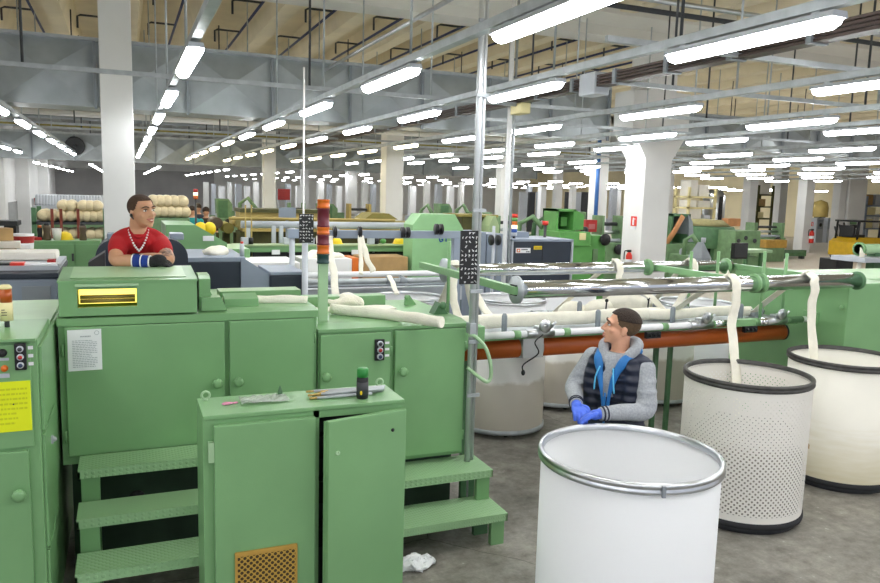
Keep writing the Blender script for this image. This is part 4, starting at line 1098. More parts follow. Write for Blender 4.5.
def torso_rings(path, frame, n=36, scall=0., step=.055, e=2.4):
    """rings (centre, half width, half depth) along a spine in a frame (left, front)"""
    L, F = frame; out = []
    for (c, w, d) in path:
        c = V(c); ring = []
        for k in range(n):
            a = 2*PI*k/n; ca, sa = math.cos(a), math.sin(a)
            q = (abs(ca)**e + abs(sa)**e)**(-1/e)
            ring.append(c + L*(w*q*ca) + F*(d*q*sa))
        out.append(ring)
    return out
def interp(path, n):
    out = []; m = len(path)-1
    for i in range(m*n+1):
        t = min(i/n, m-1e-6); k = int(t); f = t-k
        a, b = path[k], path[k+1]; out.append((V(a[0]).lerp(V(b[0]), f), a[1]+(b[1]-a[1])*f, a[2]+(b[2]-a[2])*f))
    return out

# ---------------------------------------------------------------- person in the navy vest
VP = thing('person', 'person in navy quilted vest and grey hoodie leaning on the front can, looking left', 'person', (2.83, 3.68, 0), math.radians(-36))
F = V((-.5, -.87, 0)).normalized(); L = V((.87, -.5, 0)).normalized()
c0 = V((-.065, 0, 0))
hm = Matrix.Translation((-.062, 0, 1.645)) @ Matrix.Rotation(math.radians(-88), 4, 'Z') @ Matrix.Rotation(math.radians(-9), 4, 'X') @ Matrix.Scale(1.0, 4)
sL, eL, wL = V((.085, -.09, 1.43)), V((.1, -.2, 1.2)), V((-.165, -.335, 1.19))
sR, eR, wR = V((-.225, .085, 1.445)), V((-.335, .05, 1.245)), V((-.3, -.235, 1.205))
dL, dR = V((-.13, -.06, -.02)).normalized(), V((.04, -.14, -.03)).normalized()
hipL, hipR = c0+L*.09+V((0, .06, .93)), c0-L*.09+V((0, .06, .93))
kneeL, kneeR = c0+L*.1+V((0, .03, .5)), c0-L*.1+V((0, .06, .5))
anL, anR = c0+L*.11+V((.02, .06, .09)), c0-L*.11+V((.02, .1, .09))
spine = [(c0+V((0, .07, .9)), .15, .1), (c0+V((0, .06, 1.02)), .16, .105), (c0+V((0, .03, 1.15)), .15, .1), (c0+V((0, 0, 1.32)), .175, .112), (c0+V((0, 0, 1.43)), .165, .09), (c0+V((0, 0, 1.5)), .07, .055)]
b = MB()
head_parts(b, hm)
limb(b, [c0+V((.01, .01, 1.46)), c0+V((0, .0, 1.54)), c0+V((.0, 0, 1.6))], [.062, .056, .056])
b.loft(torso_rings(interp(spine, 3), (L, F)))
for s_, e_, w_ in ((sL, eL, wL), (sR, eR, wR)): limb(b, [s_, (s_+e_)/2, e_, (e_+w_)/2, w_], [.052, .045, .038, .036, .026])
for h_, k_, a_ in ((hipL, kneeL, anL), (hipR, kneeR, anR)):
    limb(b, [h_, (h_+k_)/2, k_, (k_*.6+a_*.4), a_], [.085, .075, .055, .052, .036]); limb(b, [a_+V((0, 0, -.03)), a_+F*.08+V((0, 0, -.055)), a_+F*.15+V((0, 0, -.06))], [.035, .032, .024])
hand(b, wL, dL, (0, 0, 1), (-.5, -.5, 0), .75); hand(b, wR, dR, (0, 0, 1), (.9, 0, 0), .7)
body = fuse(b, .0065, 4).build('body', 'skin_light', VP, local=True)
face_details(VP, hm, 'hair_dark', 0)
hair_cap(VP, hm, 'hair_fade', .0035, -.058, 0.)
hair_cap(VP, hm, 'hair_dark', .009, -.07, 0., 'hair_top', True)
# hoodie: torso, sleeves and the hood lying round the neck
b = MB(); b.loft(torso_rings(interp([(c, w+.012, d+.012) for c, w, d in spine[:5]], 3), (L, F)))
for s_, e_, w_ in ((sL, eL, wL), (sR, eR, wR)):
    fa = e_ + (w_-e_)*.86
    limb(b, [s_-V((0, 0, .01)), (s_+e_)/2, e_, (e_+w_)/2, fa], [.064, .06, .055, .05, .041])
    for t_ in (.3, .55, .8):
        q = s_.lerp(e_, t_); b.ball(q+V((.004, -.004, 0)), .064, 1.03, 1.03, .35, 12, 8)
hb = [c0+F*.085-L*.045+V((0, 0, 1.45)), c0+F*.02-L*.1+V((0, 0, 1.53)), c0-F*.075-L*.06+V((0, 0, 1.55)), c0-F*.1+V((0, 0, 1.545)), c0-F*.07+L*.07+V((0, 0, 1.545)), c0+F*.02+L*.105+V((0, 0, 1.52)), c0+F*.09+L*.05+V((0, 0, 1.44))]
limb(b, hb, [.028, .036, .042, .044, .042, .036, .028])
limb(b, [c0-F*.1+V((0, 0, 1.52)), c0-F*.12+V((0, 0, 1.44))], [.06, .045])
fuse(b, .008, 5).build('hoodie', 'marl_grey', VP, local=True)
# quilted vest: stacked baffles
P = interp([(c0+V((0, .065, 1.0)), .176, .127), (c0+V((0, .04, 1.12)), .174, .126), (c0+V((0, .01, 1.28)), .192, .136), (c0+V((0, 0, 1.38)), .186, .126), (c0+V((0, 0, 1.45)), .14, .1)], 14)
z0 = P[0][0].z; Q = []
for c, w, d in P:
    t_ = ((c.z-z0) % .062)/.062; g = .013*(1-abs(2*t_-1)**2.2) - .005
    Q.append((c, w+g, d+g))
b = MB(); b.loft(torso_rings(Q, (L, F), 48))
for sgn in (-1, 1):                                           # shoulder yokes
    limb(b, [c0+L*sgn*.06+V((0, 0, 1.475)), c0+L*sgn*.12+V((0, 0, 1.455)), c0+L*sgn*.172+V((0, 0, 1.425))], [.045, .056, .062])
    limb(b, [c0+L*sgn*.12+F*.06+V((0, 0, 1.43)), c0+L*sgn*.135+F*.07+V((0, 0, 1.32)), c0+L*sgn*.13+F*.075+V((0, 0, 1.15))], [.052, .06, .055]); limb(b, [c0+L*sgn*.14-F*.03+V((0, 0, 1.43)), c0+L*sgn*.15-F*.03+V((0, 0, 1.3))], [.06, .06])
vest = fuse(b, .0075, 2).build('vest', 'vest_quilted', VP, local=True)
for sgn in (-1, 1):
    b = MB()
    pts = [c0+F*.135+L*sgn*.012+V((0, 0, 1.1)), c0+F*.142+L*sgn*.022+V((0, 0, 1.24)), c0+F*.135+L*sgn*.05+V((0, 0, 1.37)), c0+F*.1+L*sgn*.085+V((0, 0, 1.46)), c0-F*.01+L*sgn*.118+V((0, 0, 1.52))]
    limb(b, pts, [.006, .011, .02, .03, .026], 10, 6, flat=.6); b.build('vest_lining', 'lining_blue', VP, local=True)
b = MB(); limb(b, [c0+F*.15+V((0, 0, 1.02)), c0+F*.148+V((0, 0, 1.12)), c0+F*.152+V((0, 0, 1.26))], [.006, .006, .006], 8, 4); b.build('zip', 'lining_blue', vest, local=True)
b = MB(); b.loft(torso_rings([(c0+F*.05+V((0, 0, 1.24)), .045, .1), (c0+F*.045+V((0, 0, 1.36)), .06, .1), (c0+F*.03+V((0, 0, 1.46)), .07, .075), (c0+F*.02+V((0, 0, 1.5)), .066, .06)], (L, F))); b.build('hoodie_front', 'marl_grey', VP, local=True)
for sgn in (-1, 1):
    b = MB(); limb(b, [c0+F*.15+L*sgn*.045+V((0, 0, 1.42)), c0+F*.168+L*sgn*.06+V((0, 0, 1.36)), c0+F*.165+L*sgn*.068+V((0, 0, 1.28))], [.0045, .0045, .005], 8, 5); b.build('drawstring', 'cord_blue', VP, local=True)
for e_, w_ in ((eL, wL), (eR, wR)):
    d_ = (w_-e_).normalized(); q = e_ + (w_-e_)*.82
    MB().cyl(q, q+d_*.05, .044, 18, .038).build('cuff', 'marl_grey', VP, local=True)
    for k in (.008, .03): MB().cyl(q+d_*k, q+d_*(k+.009), .0455, 18).build('cuff_stripe', 'vest_navy', VP, local=True)
for w_, d_, sd_, cu, nm in ((wL, dL, (-.5, -.5, 0), .75, 'left'), (wR, dR, (.9, 0, 0), .7, 'right')):
    b = MB(); hand(b, w_, d_, (0, 0, 1), sd_, cu, 1.02, .0025); limb(b, [w_-d_*.03, w_], [.034, .031]); fuse(b, .004, 2).build('glove', 'glove_blue', VP, local=True)
b = MB()
for h_, k_, a_ in ((hipL, kneeL, anL), (hipR, kneeR, anR)): limb(b, [h_+V((0, 0, .02)), (h_+k_)/2, k_, (k_*.6+a_*.4), a_+V((0, 0, .0))], [.108, .094, .076, .068, .062])
b.ball(c0+V((0, .06, .97)), .13, 1.1, .95, .8); fuse(b, .01, 4).build('trousers', 'denim_dark', VP, local=True)
for a_ in (anL, anR):
    b = MB(); limb(b, [a_+V((0, 0, -.035)), a_+F*.09+V((0, 0, -.05)), a_+F*.17+V((0, 0, -.055))], [.05, .042, .034]); b.ball(a_-F*.02+V((0, 0, -.05)), .04)
    for v in b.bm.verts: v.co.z = max(v.co.z, 0.)
    b.build('shoe', 'shoe_black', VP, local=True)

# ---------------------------------------------------------------- person in the red shirt
RP = thing('person', 'smiling person in red shirt leaning with crossed forearms on the green hood', 'person', (.09, 5.66, .74), math.radians(-1))
oz = -.74; dy = -.04
W = lambda x, y, z: V((x, y+dy, z+oz))
F, L = V((0, -1, 0)), V((1, 0, 0))
hm = Matrix.Translation(W(.025, -.05, 2.245)) @ Matrix.Rotation(math.radians(36), 4, 'Z') @ Matrix.Rotation(math.radians(-2), 4, 'X') @ Matrix.Rotation(math.radians(-4), 4, 'Y') @ Matrix.Scale(.98, 4)
sA, eA, wA = W(-.125, .0, 2.035), W(-.145, -.2, 1.925), W(.07, -.275, 1.92)
sB, eB, wB = W(.135, .01, 2.035), W(.185, -.19, 1.925), W(-.0, -.12, 1.935)
hipA, hipB = W(-.09, .3, 1.63), W(.09, .3, 1.63)
spine = [(W(0, .3, 1.62), .155, .105), (W(0, .27, 1.72), .16, .105), (W(0, .18, 1.86), .15, .1), (W(0, .07, 1.98), .155, .105), (W(0, .02, 2.05), .135, .085), (W(0, -.01, 2.115), .06, .055)]
b = MB(); head_parts(b, hm)
limb(b, [W(0, .02, 2.09), W(.0, -.02, 2.16), W(.01, -.035, 2.21)], [.062, .058, .058])
b.loft(torso_rings(interp(spine, 3), (L, F)))
for s_, e_, w_ in ((sA, eA, wA), (sB, eB, wB)): limb(b, [s_, (s_+e_)/2, e_, (e_*.6+w_*.4), w_], [.056, .05, .042, .042, .03])
hand(b, wA, (1, .1, -.05), (0, -.4, .9), (0, .9, .3), .5); hand(b, wB, (-1, .15, -.05), (0, 0, 1), (0, -1, 0), .5)
for x in (-1, 1):
    h_, k_, a_ = W(.09*x, .3, 1.6), W(.1*x, .24, 1.2), W(.11*x, .3, .83)
    limb(b, [h_, (h_+k_)/2, k_, (k_*.6+a_*.4), a_], [.088, .078, .056, .052, .036]); limb(b, [a_+V((0, 0, -.03)), a_+F*.08+V((0, 0, -.055)), a_+F*.15+V((0, 0, -.06))], [.035, .032, .024])
fuse(b, .0065, 4).build('body', 'skin_tan', RP, local=True)
face_details(RP, hm, 'hair_brown', 1)
hair_cap(RP, hm, 'hair_brown', .006, -.062, 0.)
# shirt
b = MB(); b.loft(torso_rings(interp([(c, w+.018, d+.02) for c, w, d in spine[:5]] + [(W(0, .005, 2.1), .085, .066)], 3), (L, F)))
for s_, e_ in ((sA, eA), (sB, eB)): limb(b, [s_+V((0, .01, -.012)), s_.lerp(e_, .3), s_.lerp(e_, .55)], [.068, .066, .06])
limb(b, [W(-.125, .015, 2.045), W(-.065, .012, 2.083), W(.065, .012, 2.083), W(.125, .015, 2.045)], [.058, .052, .052, .058])
for k in range(5):
    x = -.11+.055*k; limb(b, [W(x, -.07-.01*(k % 2), 2.03), W(x*.7, .0, 1.93), W(x*.6, .08, 1.84)], [.02, .028, .03], 8, 4)
fuse(b, .008, 4).build('shirt', 'shirt_red', RP, local=True)
b = MB(); ring = [W(.062*math.cos(a), .01-.085*max(0, -math.sin(a))+.04*max(0, math.sin(a)), 2.125-.06*max(0, -math.sin(a))**1.5) for a in [2*PI*k/40 for k in range(40)]]
b.tube([r + V((0, -.012, .004)) for r in ring], .009, 8, closed=True); b.build('collar', 'shirt_red', RP, local=True)
b = MB()
for k in range(21, 40): 
    q = ring[k]; b.ball(q + V((0, -.03, .004-.09*(1-abs(k-30)/10))), .0075, seg=8, rings=6)
b.build('bead_necklace', 'bead_white', RP, local=True)
d_ = (wA-eA).normalized()
bd = MB().cyl(eA+(wA-eA)*.52, wA-d_*.005, .047, 20, .041).build('wristband', 'band_blue', RP, local=True)
for k in (.5, .74, .97): q = eA+(wA-eA)*k; MB().cyl(q, q+d_*.008, .0485-.006*(k-.5)*2, 20).build('white_stripe', 'bead_white', bd, local=True)
b = MB(); hand(b, wA, (1, .1, -.05), (0, -.4, .9), (0, .9, .3), .5, 1.04, .004); limb(b, [wA, wA+V((.03, 0, 0))], [.036, .036]); b.ball(wA+V((.05, 0, .01)), .05, 1.1, .8, .8); fuse(b, .0045, 3).build('glove', 'glove_black', RP, local=True)
b = MB(); hand(b, wB, (-1, .15, -.05), (0, 0, 1), (0, -1, 0), .5, 1.04, .003); fuse(b, .0045, 3).build('glove', 'glove_black', RP, local=True)
tm = MB(); limb(tm, [sB.lerp(eB, .58), sB.lerp(eB, .75), sB.lerp(eB, .95), eB.lerp(wB, .12)], [.0505, .0485, .0455, .0445])
mat('tattooed_skin', '#c79a7c', .5, col2='#5a4d49', scale=38)
tm.build('tattooed_arm', 'tattooed_skin', RP, local=True)
for sgn in (-1,):
    e = MB(); e.ball((sgn*.086, .004, -.02), .012, .8, 1, 1.2, 10, 8); limb(e, [(sgn*.086, .0, -.028), (sgn*.084, -.012, -.045)], [.006, .005], 8, 3); e.xf(hm); e.build('earbud', 'black_plastic', RP, local=True)
b = MB()
for x in (-1, 1):
    h_, k_, a_ = W(.09*x, .3, 1.62), W(.1*x, .24, 1.2), W(.11*x, .3, .83)
    limb(b, [h_, (h_+k_)/2, k_, (k_*.6+a_*.4), a_], [.11, .096, .078, .07, .062])
b.ball(W(0, .29, 1.66), .13, 1.2, .95, .8); fuse(b, .01, 4).build('trousers', 'denim_dark', RP, local=True)
for x in (-1, 1):
    a_ = W(.11*x, .3, .83); b = MB(); limb(b, [a_+V((0, 0, -.035)), a_+F*.09+V((0, 0, -.05)), a_+F*.17+V((0, 0, -.055))], [.05, .042, .034]); b.ball(a_-F*.02+V((0, 0, -.05)), .04)
    for v in b.bm.verts: v.co.z = max(v.co.z, 0.)
    b.build('shoe', 'shoe_black', RP, local=True)
# ================================================================== machines and stores in the middle and far distance
def at(px, py, y):
    """point of the vertical plane Y = y seen at this place of the photograph"""
    d = fw*F_PX + r2*(px-440) - u2*(py-291.5); k = y/d.y
    return V((d.x*k, y, CAM_Z + d.z*k))
def span(px0, px1, y, py=235): return at(px0, py, y).x, at(px1, py, y).x
def hz(px, py, y): return at(px, py, y).z
def bx(px0, px1, py0, py1, y, depth, z0=None):
    """x0,x1,y0,y1,z0,z1 of a box whose front face fills this image rectangle"""
    x0, x1 = span(px0, px1, y, (py0+py1)/2); zt = hz((px0+px1)/2, py0, y); zb = hz((px0+px1)/2, py1, y) if z0 is None else z0
    return x0, x1, y, y+depth, zb, zt
def cx(b): return ((b[0]+b[1])/2, (b[2]+b[3])/2, b[4])
def one(name, b, m, label, cat, bev=.01, group=None):
    o = MB().box(*b, bev).build(name, m, origin=cx(b)); return tag(o, label, cat, group)
def feet(t, b, m='dark_grey', z=None):
    """legs under a raised body down to the floor"""
    w = min(.08, (b[1]-b[0])*.2)
    for x in (b[0]+.02, b[1]-.02-w):
        for y in (b[2]+.02, b[3]-.02-w): MB().box(x, x+w, y, y+w, 0, b[4]).build('leg', m, t)

# ---- left: grey-navy machine with clutter on it
b = bx(-30, 58, 279, 318, 6.6, 1.1, 0)
t = thing('winding_machine', 'low grey and navy machine at left edge behind the amber beacon', 'machine', cx(b))
MB().box(*b, .02).build('body', 'grey_machine', t)
MB().box(b[0]-.01, b[1]+.01, b[2]-.02, b[3], b[5], b[5]+.045, .01).build('top_edge', 'navy_panel', t)
MB().box(b[0], b[1], b[2]+.2, b[3], b[5]+.045, b[5]+.08).build('top', 'grey_light', t)
MB().box(b[0]+.35, b[0]+.55, b[2]-.015, b[2], b[5]-.2, b[5]-.06).build('cover_plate', 'grey_paint', t)
MB().box(b[0]+.3, b[1], b[2]-.02, b[2], b[5]-.32, b[5]-.26).build('dark_groove', 'teal_lens', t)
zt = b[5]+.08
for i, (px, y, w, h, m, lab) in enumerate(((5, 6.9, .18, .02, 'black_plastic', 'black flat tool on the grey machine at far left'), (18, 6.88, .1, .025, 'red_bright', 'small red tool on the grey machine'), (30, 6.92, .14, .015, 'paper_white', 'white paper sheet on the grey machine'),
                                           (46, 6.9, .18, .012, 'paper_white', 'white sheet at the right of the grey machine top'), (52, 7.05, .06, .03, 'red_paint', 'red box cutter near the corner of the green hood'))):
    x = at(px, 270, y).x; o = MB().box(x-w/2, x+w/2, y-.05, y+.06, zt, zt+h, .004).build('hand_tool' if i in (0, 1, 4) else 'paper_sheet', m, origin=(x, y, zt)); tag(o, lab, 'tool' if i in (0, 1, 4) else 'paper')
bb = (at(-20, 268, 7.4).x, at(58, 268, 7.4).x, 7.25, 7.65, zt, zt+.07)
mb = MB().box(*bb, .02); one_ = mb.jitter(.01, 5).build('folded_cloth', 'cup_plastic', origin=cx(bb)); tag(one_, 'long folded cream cloth lying on the grey machine', 'cloth')

# ---- left: green cabinet with jars, and the rack of laps behind it
b = bx(32, 101, 241, 268, 13.4, .6, 0)
t = thing('green_locker', 'wide green locker left of the white column with jars on top', 'cabinet', cx(b))
MB().box(*b, .01).build('body', GP, t)
mx = b[0]+(b[1]-b[0])*.62
for a, c in ((b[0]+.16, mx-.01), (mx+.01, b[1]-.03)): MB().box(a, c, b[2]-.02, b[2], .12, b[5]-.05).build('door', GP, t)
MB().box(mx-.05, mx-.02, b[2]-.05, b[2]-.02, b[5]-.32, b[5]-.2).build('handle', 'dark_grey', t)
zt = b[5]
for px, r, h, m, cap, lab in ((40, .04, .2, 'black_plastic', 'orange_lens', 'dark bottle with orange cap on the green locker'), (47, .06, .24, 'brown_jar', None, 'brown cylindrical jar on the green locker'), (83, .055, .24, 'brown_jar', None, 'brown jar at the right end of the green locker')):
    x = at(px, 235, 13.6).x; t = thing('jar', lab, 'jar', (x, 13.6, zt))
    mb = MB(); mb.lathe([(.001, 0), (r, 0), (r*1.05, h*.1), (r*.8, h*.5), (r, h*.8), (r*.9, h), (.001, h)], (x, 13.6, zt), 16); mb.build('body', m, t)
    mb = MB(); mb.lathe([(.001, h), (r*.7, h), (r*.7, h+.04), (.001, h+.04)], (x, 13.6, zt), 12); mb.build('cap', cap or 'dark_grey', t)
x = at(57, 236, 13.6).x; mb = MB(); mb.lathe([(.001, 0), (.055, 0), (.075, .19), (.07, .19), (.05, .02), (.001, .02)], (x, 13.6, zt), 16)
tag(mb.build('plastic_cup', 'cup_plastic', origin=(x, 13.6, zt)), 'white plastic cup in front of the yellow helmet', 'cup')
def helmet(p, r, lab):
    t = thing('safety_helmet', lab, 'helmet', p)
    mb = MB(); mb.lathe([(r*1.02, 0), (r, r*.35), (r*.8, r*.75), (r*.4, r*.97), (.001, r*1.03)], p, 20); mb.build('shell', 'yellow_bright', t)
    mb = MB(); mb.lathe([(r*.9, 0), (r*1.18, 0), (r*1.15, r*.1), (r*.98, r*.12)], p, 20); mb.build('brim', 'yellow_bright', t)
helmet((at(64, 238, 13.75).x, 13.75, zt), .13, 'yellow safety helmet on the green locker at left')
one('red_tray', (at(33, 240, 13.6).x-.02, at(42, 240, 13.6).x, 13.55, 13.75, zt, zt+.05), 'red_paint', 'small red tray at the left end of the green locker', 'tray')

Y1 = 16.
t = thing('lap_rack', 'green and dark storage rack of cream rolls left of the white column', 'rack', (at(68, 225, Y1).x, Y1+.5, 0))
xa, xb = span(32, 108, Y1); zs1, zs2 = hz(60, 222, Y1), hz(60, 241, Y1)
for x in (xa, xb-.08):
    for y in (Y1, Y1+1.0): MB().box(x, x+.08, y, y+.08, 0, hz(60, 208, Y1)).build('upright', 'green_deep', t)
for z in (zs1, zs2): MB().box(xa, xb, Y1, Y1+1.1, z-.05, z).build('shelf', 'dark_grey', t)
for px in (51, 60, 77): x = at(px, 225, Y1).x; MB().box(x, x+.05, Y1-.03, Y1, zs2-.3, zs1+.25).build('red_stop', mat('rust_red', '#7a3524', .6), t)
def lap(x, y, z, r, L, label, grp):
    t = thing('fibre_lap', label, 'roll', (x, y, z-r), 0, grp)
    mb = MB(); mb.lathe([(.001, -.05), (r*.4, -.045), (r*.75, -.02), (r*.95, .04), (r, .1), (r, L-.1), (r*.95, L-.05), (.001, L)], (x, y, z), 20, axis='y'); mb.jitter(.008, 9, x); mb.build('roll', 'cream_lap', t)
    mb = MB(); mb.tube([(x+r*1.0*math.cos(a), y+.3, z+r*1.0*math.sin(a)) for a in [2*PI*k/14 for k in range(14)]], .008, 5, closed=True); mb.build('tie_band', 'cup_plastic', t)
R_ = .24
k = 0
for row, (pys, pxs) in enumerate((((zs1), (43, 52, 62.5, 70.5, 79.5, 86.5, 93.5, 100.5)), ((zs2), (44, 53.5, 63, 72, 81, 90, 99)))):
    for j, px in enumerate(pxs):
        x = at(px, 225, Y1).x; lap(x, Y1+.05, pys+.115, .115, .8, 'cream fibre roll on the %s shelf, %s from the left' % (('upper', 'lower')[row], ordw[j] if j else 'first'), 'cream rolls on the rack')
for j, px in enumerate((63, 71, 83, 90, 97)):
    x = at(px, 225, Y1).x; lap(x, Y1+.05, zs1+.115+.19, .11, .8, 'cream fibre roll stacked on top of the upper row, %s from the left' % (ordw[j] if j else 'first'), 'cream rolls on the rack')
# bobbins and red spindles on the machine behind
YB = 21.
b = bx(33, 104, 206, 222, YB, 1.2, 0)
t = thing('roving_frame', 'green spindle frame behind the rack of cream rolls', 'machine', cx(b))
MB().box(b[0], b[1], b[2], b[3], .0, b[5]-.08, .01).build('body', 'green_grime', t); MB().box(b[0], b[1], b[2], b[3], b[5]-.08, b[5]).build('rail', 'grey_light', t)
n = 22
for r_ in range(2):
    for j in range(n):
        x = b[0]+.1+(b[1]-b[0]-.2)*j/(n-1)+.05*r_; y = YB+.15+.5*r_
        o = None
        if r_ == 0 and j == 0:
            mb = MB(); mb.lathe([(.001, 0), (.07, 0), (.075, .05), (.045, .24), (.03, .27), (.001, .27)], (0, 0, 0), 12); proto_b = mb.build('bobbin', 'grey_light', local=True); o = proto_b
        else: o = proto_b.copy(); COL.objects.link(o)
        o.location = (x, y, b[5]); tag(o, 'pale grey bobbin on the spindle frame behind the cream rolls', 'bobbin', 'bobbins in two rows on the left spindle frame')
for j, px in enumerate((36.5, 45, 51.5, 57, 63.5, 68.5, 73, 77, 82)):
    p = at(px, 207, 22.6); x = p.x
    o = MB().cyl((x, 22.6, 0), (x, 22.6, hz(px, 198, 22.6)), .05, 8).build('red_spindle', 'red_paint', origin=(x, 22.6, 0)); tag(o, 'dark red upright spindle behind the bobbins, %s from the left' % (ordw[j] if j else 'first'), 'spindle', 'red spindles behind the bobbins')
# cardboard and scrap heap at far left
b = bx(-12, 27, 262, 275, 10.5, 1.2, 0)
one('scrap_table', b, 'dark_grey', 'dark low bench under the cardboard heap at left edge', 'bench')
zt = b[5]
for i, (px, w, h, d, z, m, rz, lab) in enumerate(((-1, .4, .14, .4, 0, 'cardboard', .2, 'brown cardboard box at the left edge of the heap'), (14, .42, .12, .4, 0, 'cardboard', -.15, 'open brown cardboard box in the middle of the heap'),
        (4, .36, .08, .3, .145, 'cup_plastic', .1, 'flat cream carton lying on the cardboard heap'), (17, .24, .06, .2, .125, 'paper_white', .4, 'white torn bag on the cardboard heap'), (0, .22, .16, .2, .23, 'cardboard', .5, 'tilted cardboard carton on top of the heap'))):
    x = at(px, 262, 10.8).x; mb = MB(); mb.box(-w/2, w/2, -d/2, d/2, 0, h, .01); mb.box(-w*.4, w*.1, -d/2-.004, -d/2+.01, h*.2, h*.8)
    o = mb.build('cardboard_box' if m == 'cardboard' else 'carton', m, local=True); o.location = (x, 10.8+.05*i, zt+z); o.rotation_euler = (0, 0, rz); tag(o, lab, 'box')
x = at(23, 250, 11.2).x; t = thing('paint_bucket', 'white bucket with red label beside the cardboard heap', 'bucket', (x, 11.3, zt))
mb = MB(); mb.lathe([(.001, 0), (.11, 0), (.13, .3), (.12, .3), (.1, .02)], (x, 11.3, zt), 18); mb.build('body', 'white_plastic', t)
mb = MB(); mb.lathe([(.124, .18), (.132, .27)], (x, 11.3, zt), 18); mb.build('red_label', 'red_paint', t)
t = thing('black_cart', 'black cart standing on the floor by the left wall', 'cart', (at(10, 230, 22).x, 22, 0))
b = bx(4, 16, 221, 238, 22, .6); MB().box(b[0], b[1], 22, 22.6, .05, b[5]-.12).build('body', 'black_plastic', t); MB().box(b[0]-.25, b[1]+.05, 21.9, 22.7, b[5]-.12, b[5]).build('top', 'dark_grey', t)
for y in (22.05, 22.5): MB().cyl((b[0], y, .04), (b[1], y, .04), .04, 8).build('wheel', 'rubber', t)
t = thing('wall_fan', 'black fan mounted high on the left wall', 'fan', (-4.0, 24, 2.4))
mb = MB(); mb.tube([(-3.85, 24+.25*math.cos(a), 2.55+.25*math.sin(a)) for a in [2*PI*k/20 for k in range(20)]], .03, 6, closed=True); mb.build('guard', 'black_plastic', t)
for k in range(4): a = k*PI/2; mb = MB(); mb.ball((-3.85, 24+.11*math.cos(a), 2.55+.11*math.sin(a)), .1, .15, .9, .5, 10, 6); mb.build('blade', 'dark_grey', t)
MB().cyl((-4.6, 24, 2.5), (-3.85, 24, 2.55), .04, 8).build('arm', 'black_plastic', t)

# ---- behind the red shirted person
b = bx(95, 188, 239, 268, 6.7, .5, 0); z0, z1, r = b[4], b[5], .16
prof = [(b[0], z0), (b[1], z0)] + [(b[1]-r+r*math.cos(a), z1-r+r*math.sin(a)) for a in [PI/2*k/8 for k in range(9)]] + [(b[0]+r-r*math.sin(a), z1-r+r*math.cos(a)) for a in [PI/2*k/8 for k in range(9)]]
t = thing('machine_guard', 'dark navy machine guard with rounded corners behind the red shirted person', 'machine', cx(b))
MB().prism(prof, 'y', 6.7, 7.1).build('guard', 'navy_panel', t)
for px0, px1 in ((107, 114), (170, 184)): q = bx(px0, px1, 233.5, 240, 6.85, .2); MB().box(*q, .01).build('top_box', 'grey_machine', t)
q = bx(88, 105, 255, 267, 6.3, .25, 0); mb = MB().prism([(q[0], q[5]-.06), (q[1], q[5]+.02), (q[1], 0), (q[0]+.02, 0)], 'y', 6.3, 6.55); tag(mb.build('side_console', 'dark_grey', origin=cx(q)), 'dark sloped console at the left elbow of the red shirted person', 'console')
Yg = 9.6
x0, x1, x2, x3 = (at(p, 240, Yg).x for p in (166, 196, 227, 250)); za, zb_, zc = hz(180, 225, Yg), hz(226, 243, Yg), hz(240, 249, Yg)
t = thing('carding_machine', 'green machine with sloped side right of the red shirted person', 'machine', ((x0+x2)/2, Yg+.5, 0))
MB().prism([(x0, 0), (x0, za), (x1, za), (x2, zb_), (x2, 0)], 'y', Yg, Yg+1.2).build('body', GP, t)
MB().box(x2, x3, Yg, Yg+.9, 0, zc, .01).build('low_body', GP, t)
for z in (.9, 1.2): MB().box(x1+.02, x1+.06, Yg-.02, Yg, z, z+.4).build('seam', 'green_deep', t)
mb = MB(); mb.tube(arc((at(205, 262, 9.5).x, 9.5, hz(205, 262, 9.5)-.1), .22, 0, PI, 12), .03, 8); mb.build('black_hose', 'black_plastic', t)
one('paper_tag', bx(203, 214, 236, 241, Yg-.03, .02), 'paper_white', 'white paper stuck on the sloped green machine', 'paper', .002)
b = bx(196, 216, 225, 240, 12.5, .4, 0); t = thing('yellow_bin', 'green bin with yellow bags right of the teal shirted person', 'bin', cx(b))
MB().box(b[0], b[1], b[2], b[3], 0, b[5]-.12, .01).build('body', 'green_grime', t)
for px in (201, 210): p = at(px, 229, 12.45); mb = MB(); mb.ball((p.x, 12.5, p.z), .1, 1, .6, 1.1, 12, 8); mb.build('yellow_bag', 'yellow_bright', t)
# navy and grey machine
Yn = 7.2
b = bx(186, 241, 262, 300, Yn, .9, 0); t = thing('comber_machine', 'navy and grey machine with sloped grey side behind the small green covers', 'machine', cx(b))
MB().box(*b, .01).build('navy_front', 'navy_panel', t)
q = bx(186, 244, 256.5, 262, Yn+.1, 1.0); MB().box(b[0], q[1], Yn, Yn+1.0, b[5], q[5], .006).build('deck', 'grey_machine', t)
g = [at(p[0], p[1], Yn-.02) for p in ((241, 259), (245, 259), (270, 275), (270, 304), (241, 304))]
MB().prism([(p.x, p.z) for p in g[:3]] + [(g[3].x, 0), (g[4].x, 0)], 'y', Yn-.02, Yn+.8).build('sloped_side', 'grey_machine', t)
q = bx(270, 303, 275, 304, Yn-.05, .7, 0); MB().box(*q, .02).build('navy_box', 'navy_panel', t); MB().box(q[0], q[1]+.02, q[2]-.01, q[3], q[5], q[5]+.03, .006).build('box_lid', 'grey_machine', t)
MB().box(q[1], q[1]+.03, q[2]-.01, q[3], 0, q[5]).build('box_edge', 'grey_light', t)
p = at(275, 290, Yn-.06); mb = MB(); mb.ball((p.x, Yn-.06, p.z), .012, seg=8, rings=6); mb.build('lock', 'grey_light', t)
p = at(242, 252, Yn+.1); MB().cyl((p.x, Yn+.1, p.z-.05), (p.x, Yn+.1, p.z+.08), .022, 10).build('air_cylinder', 'galvanised', t)
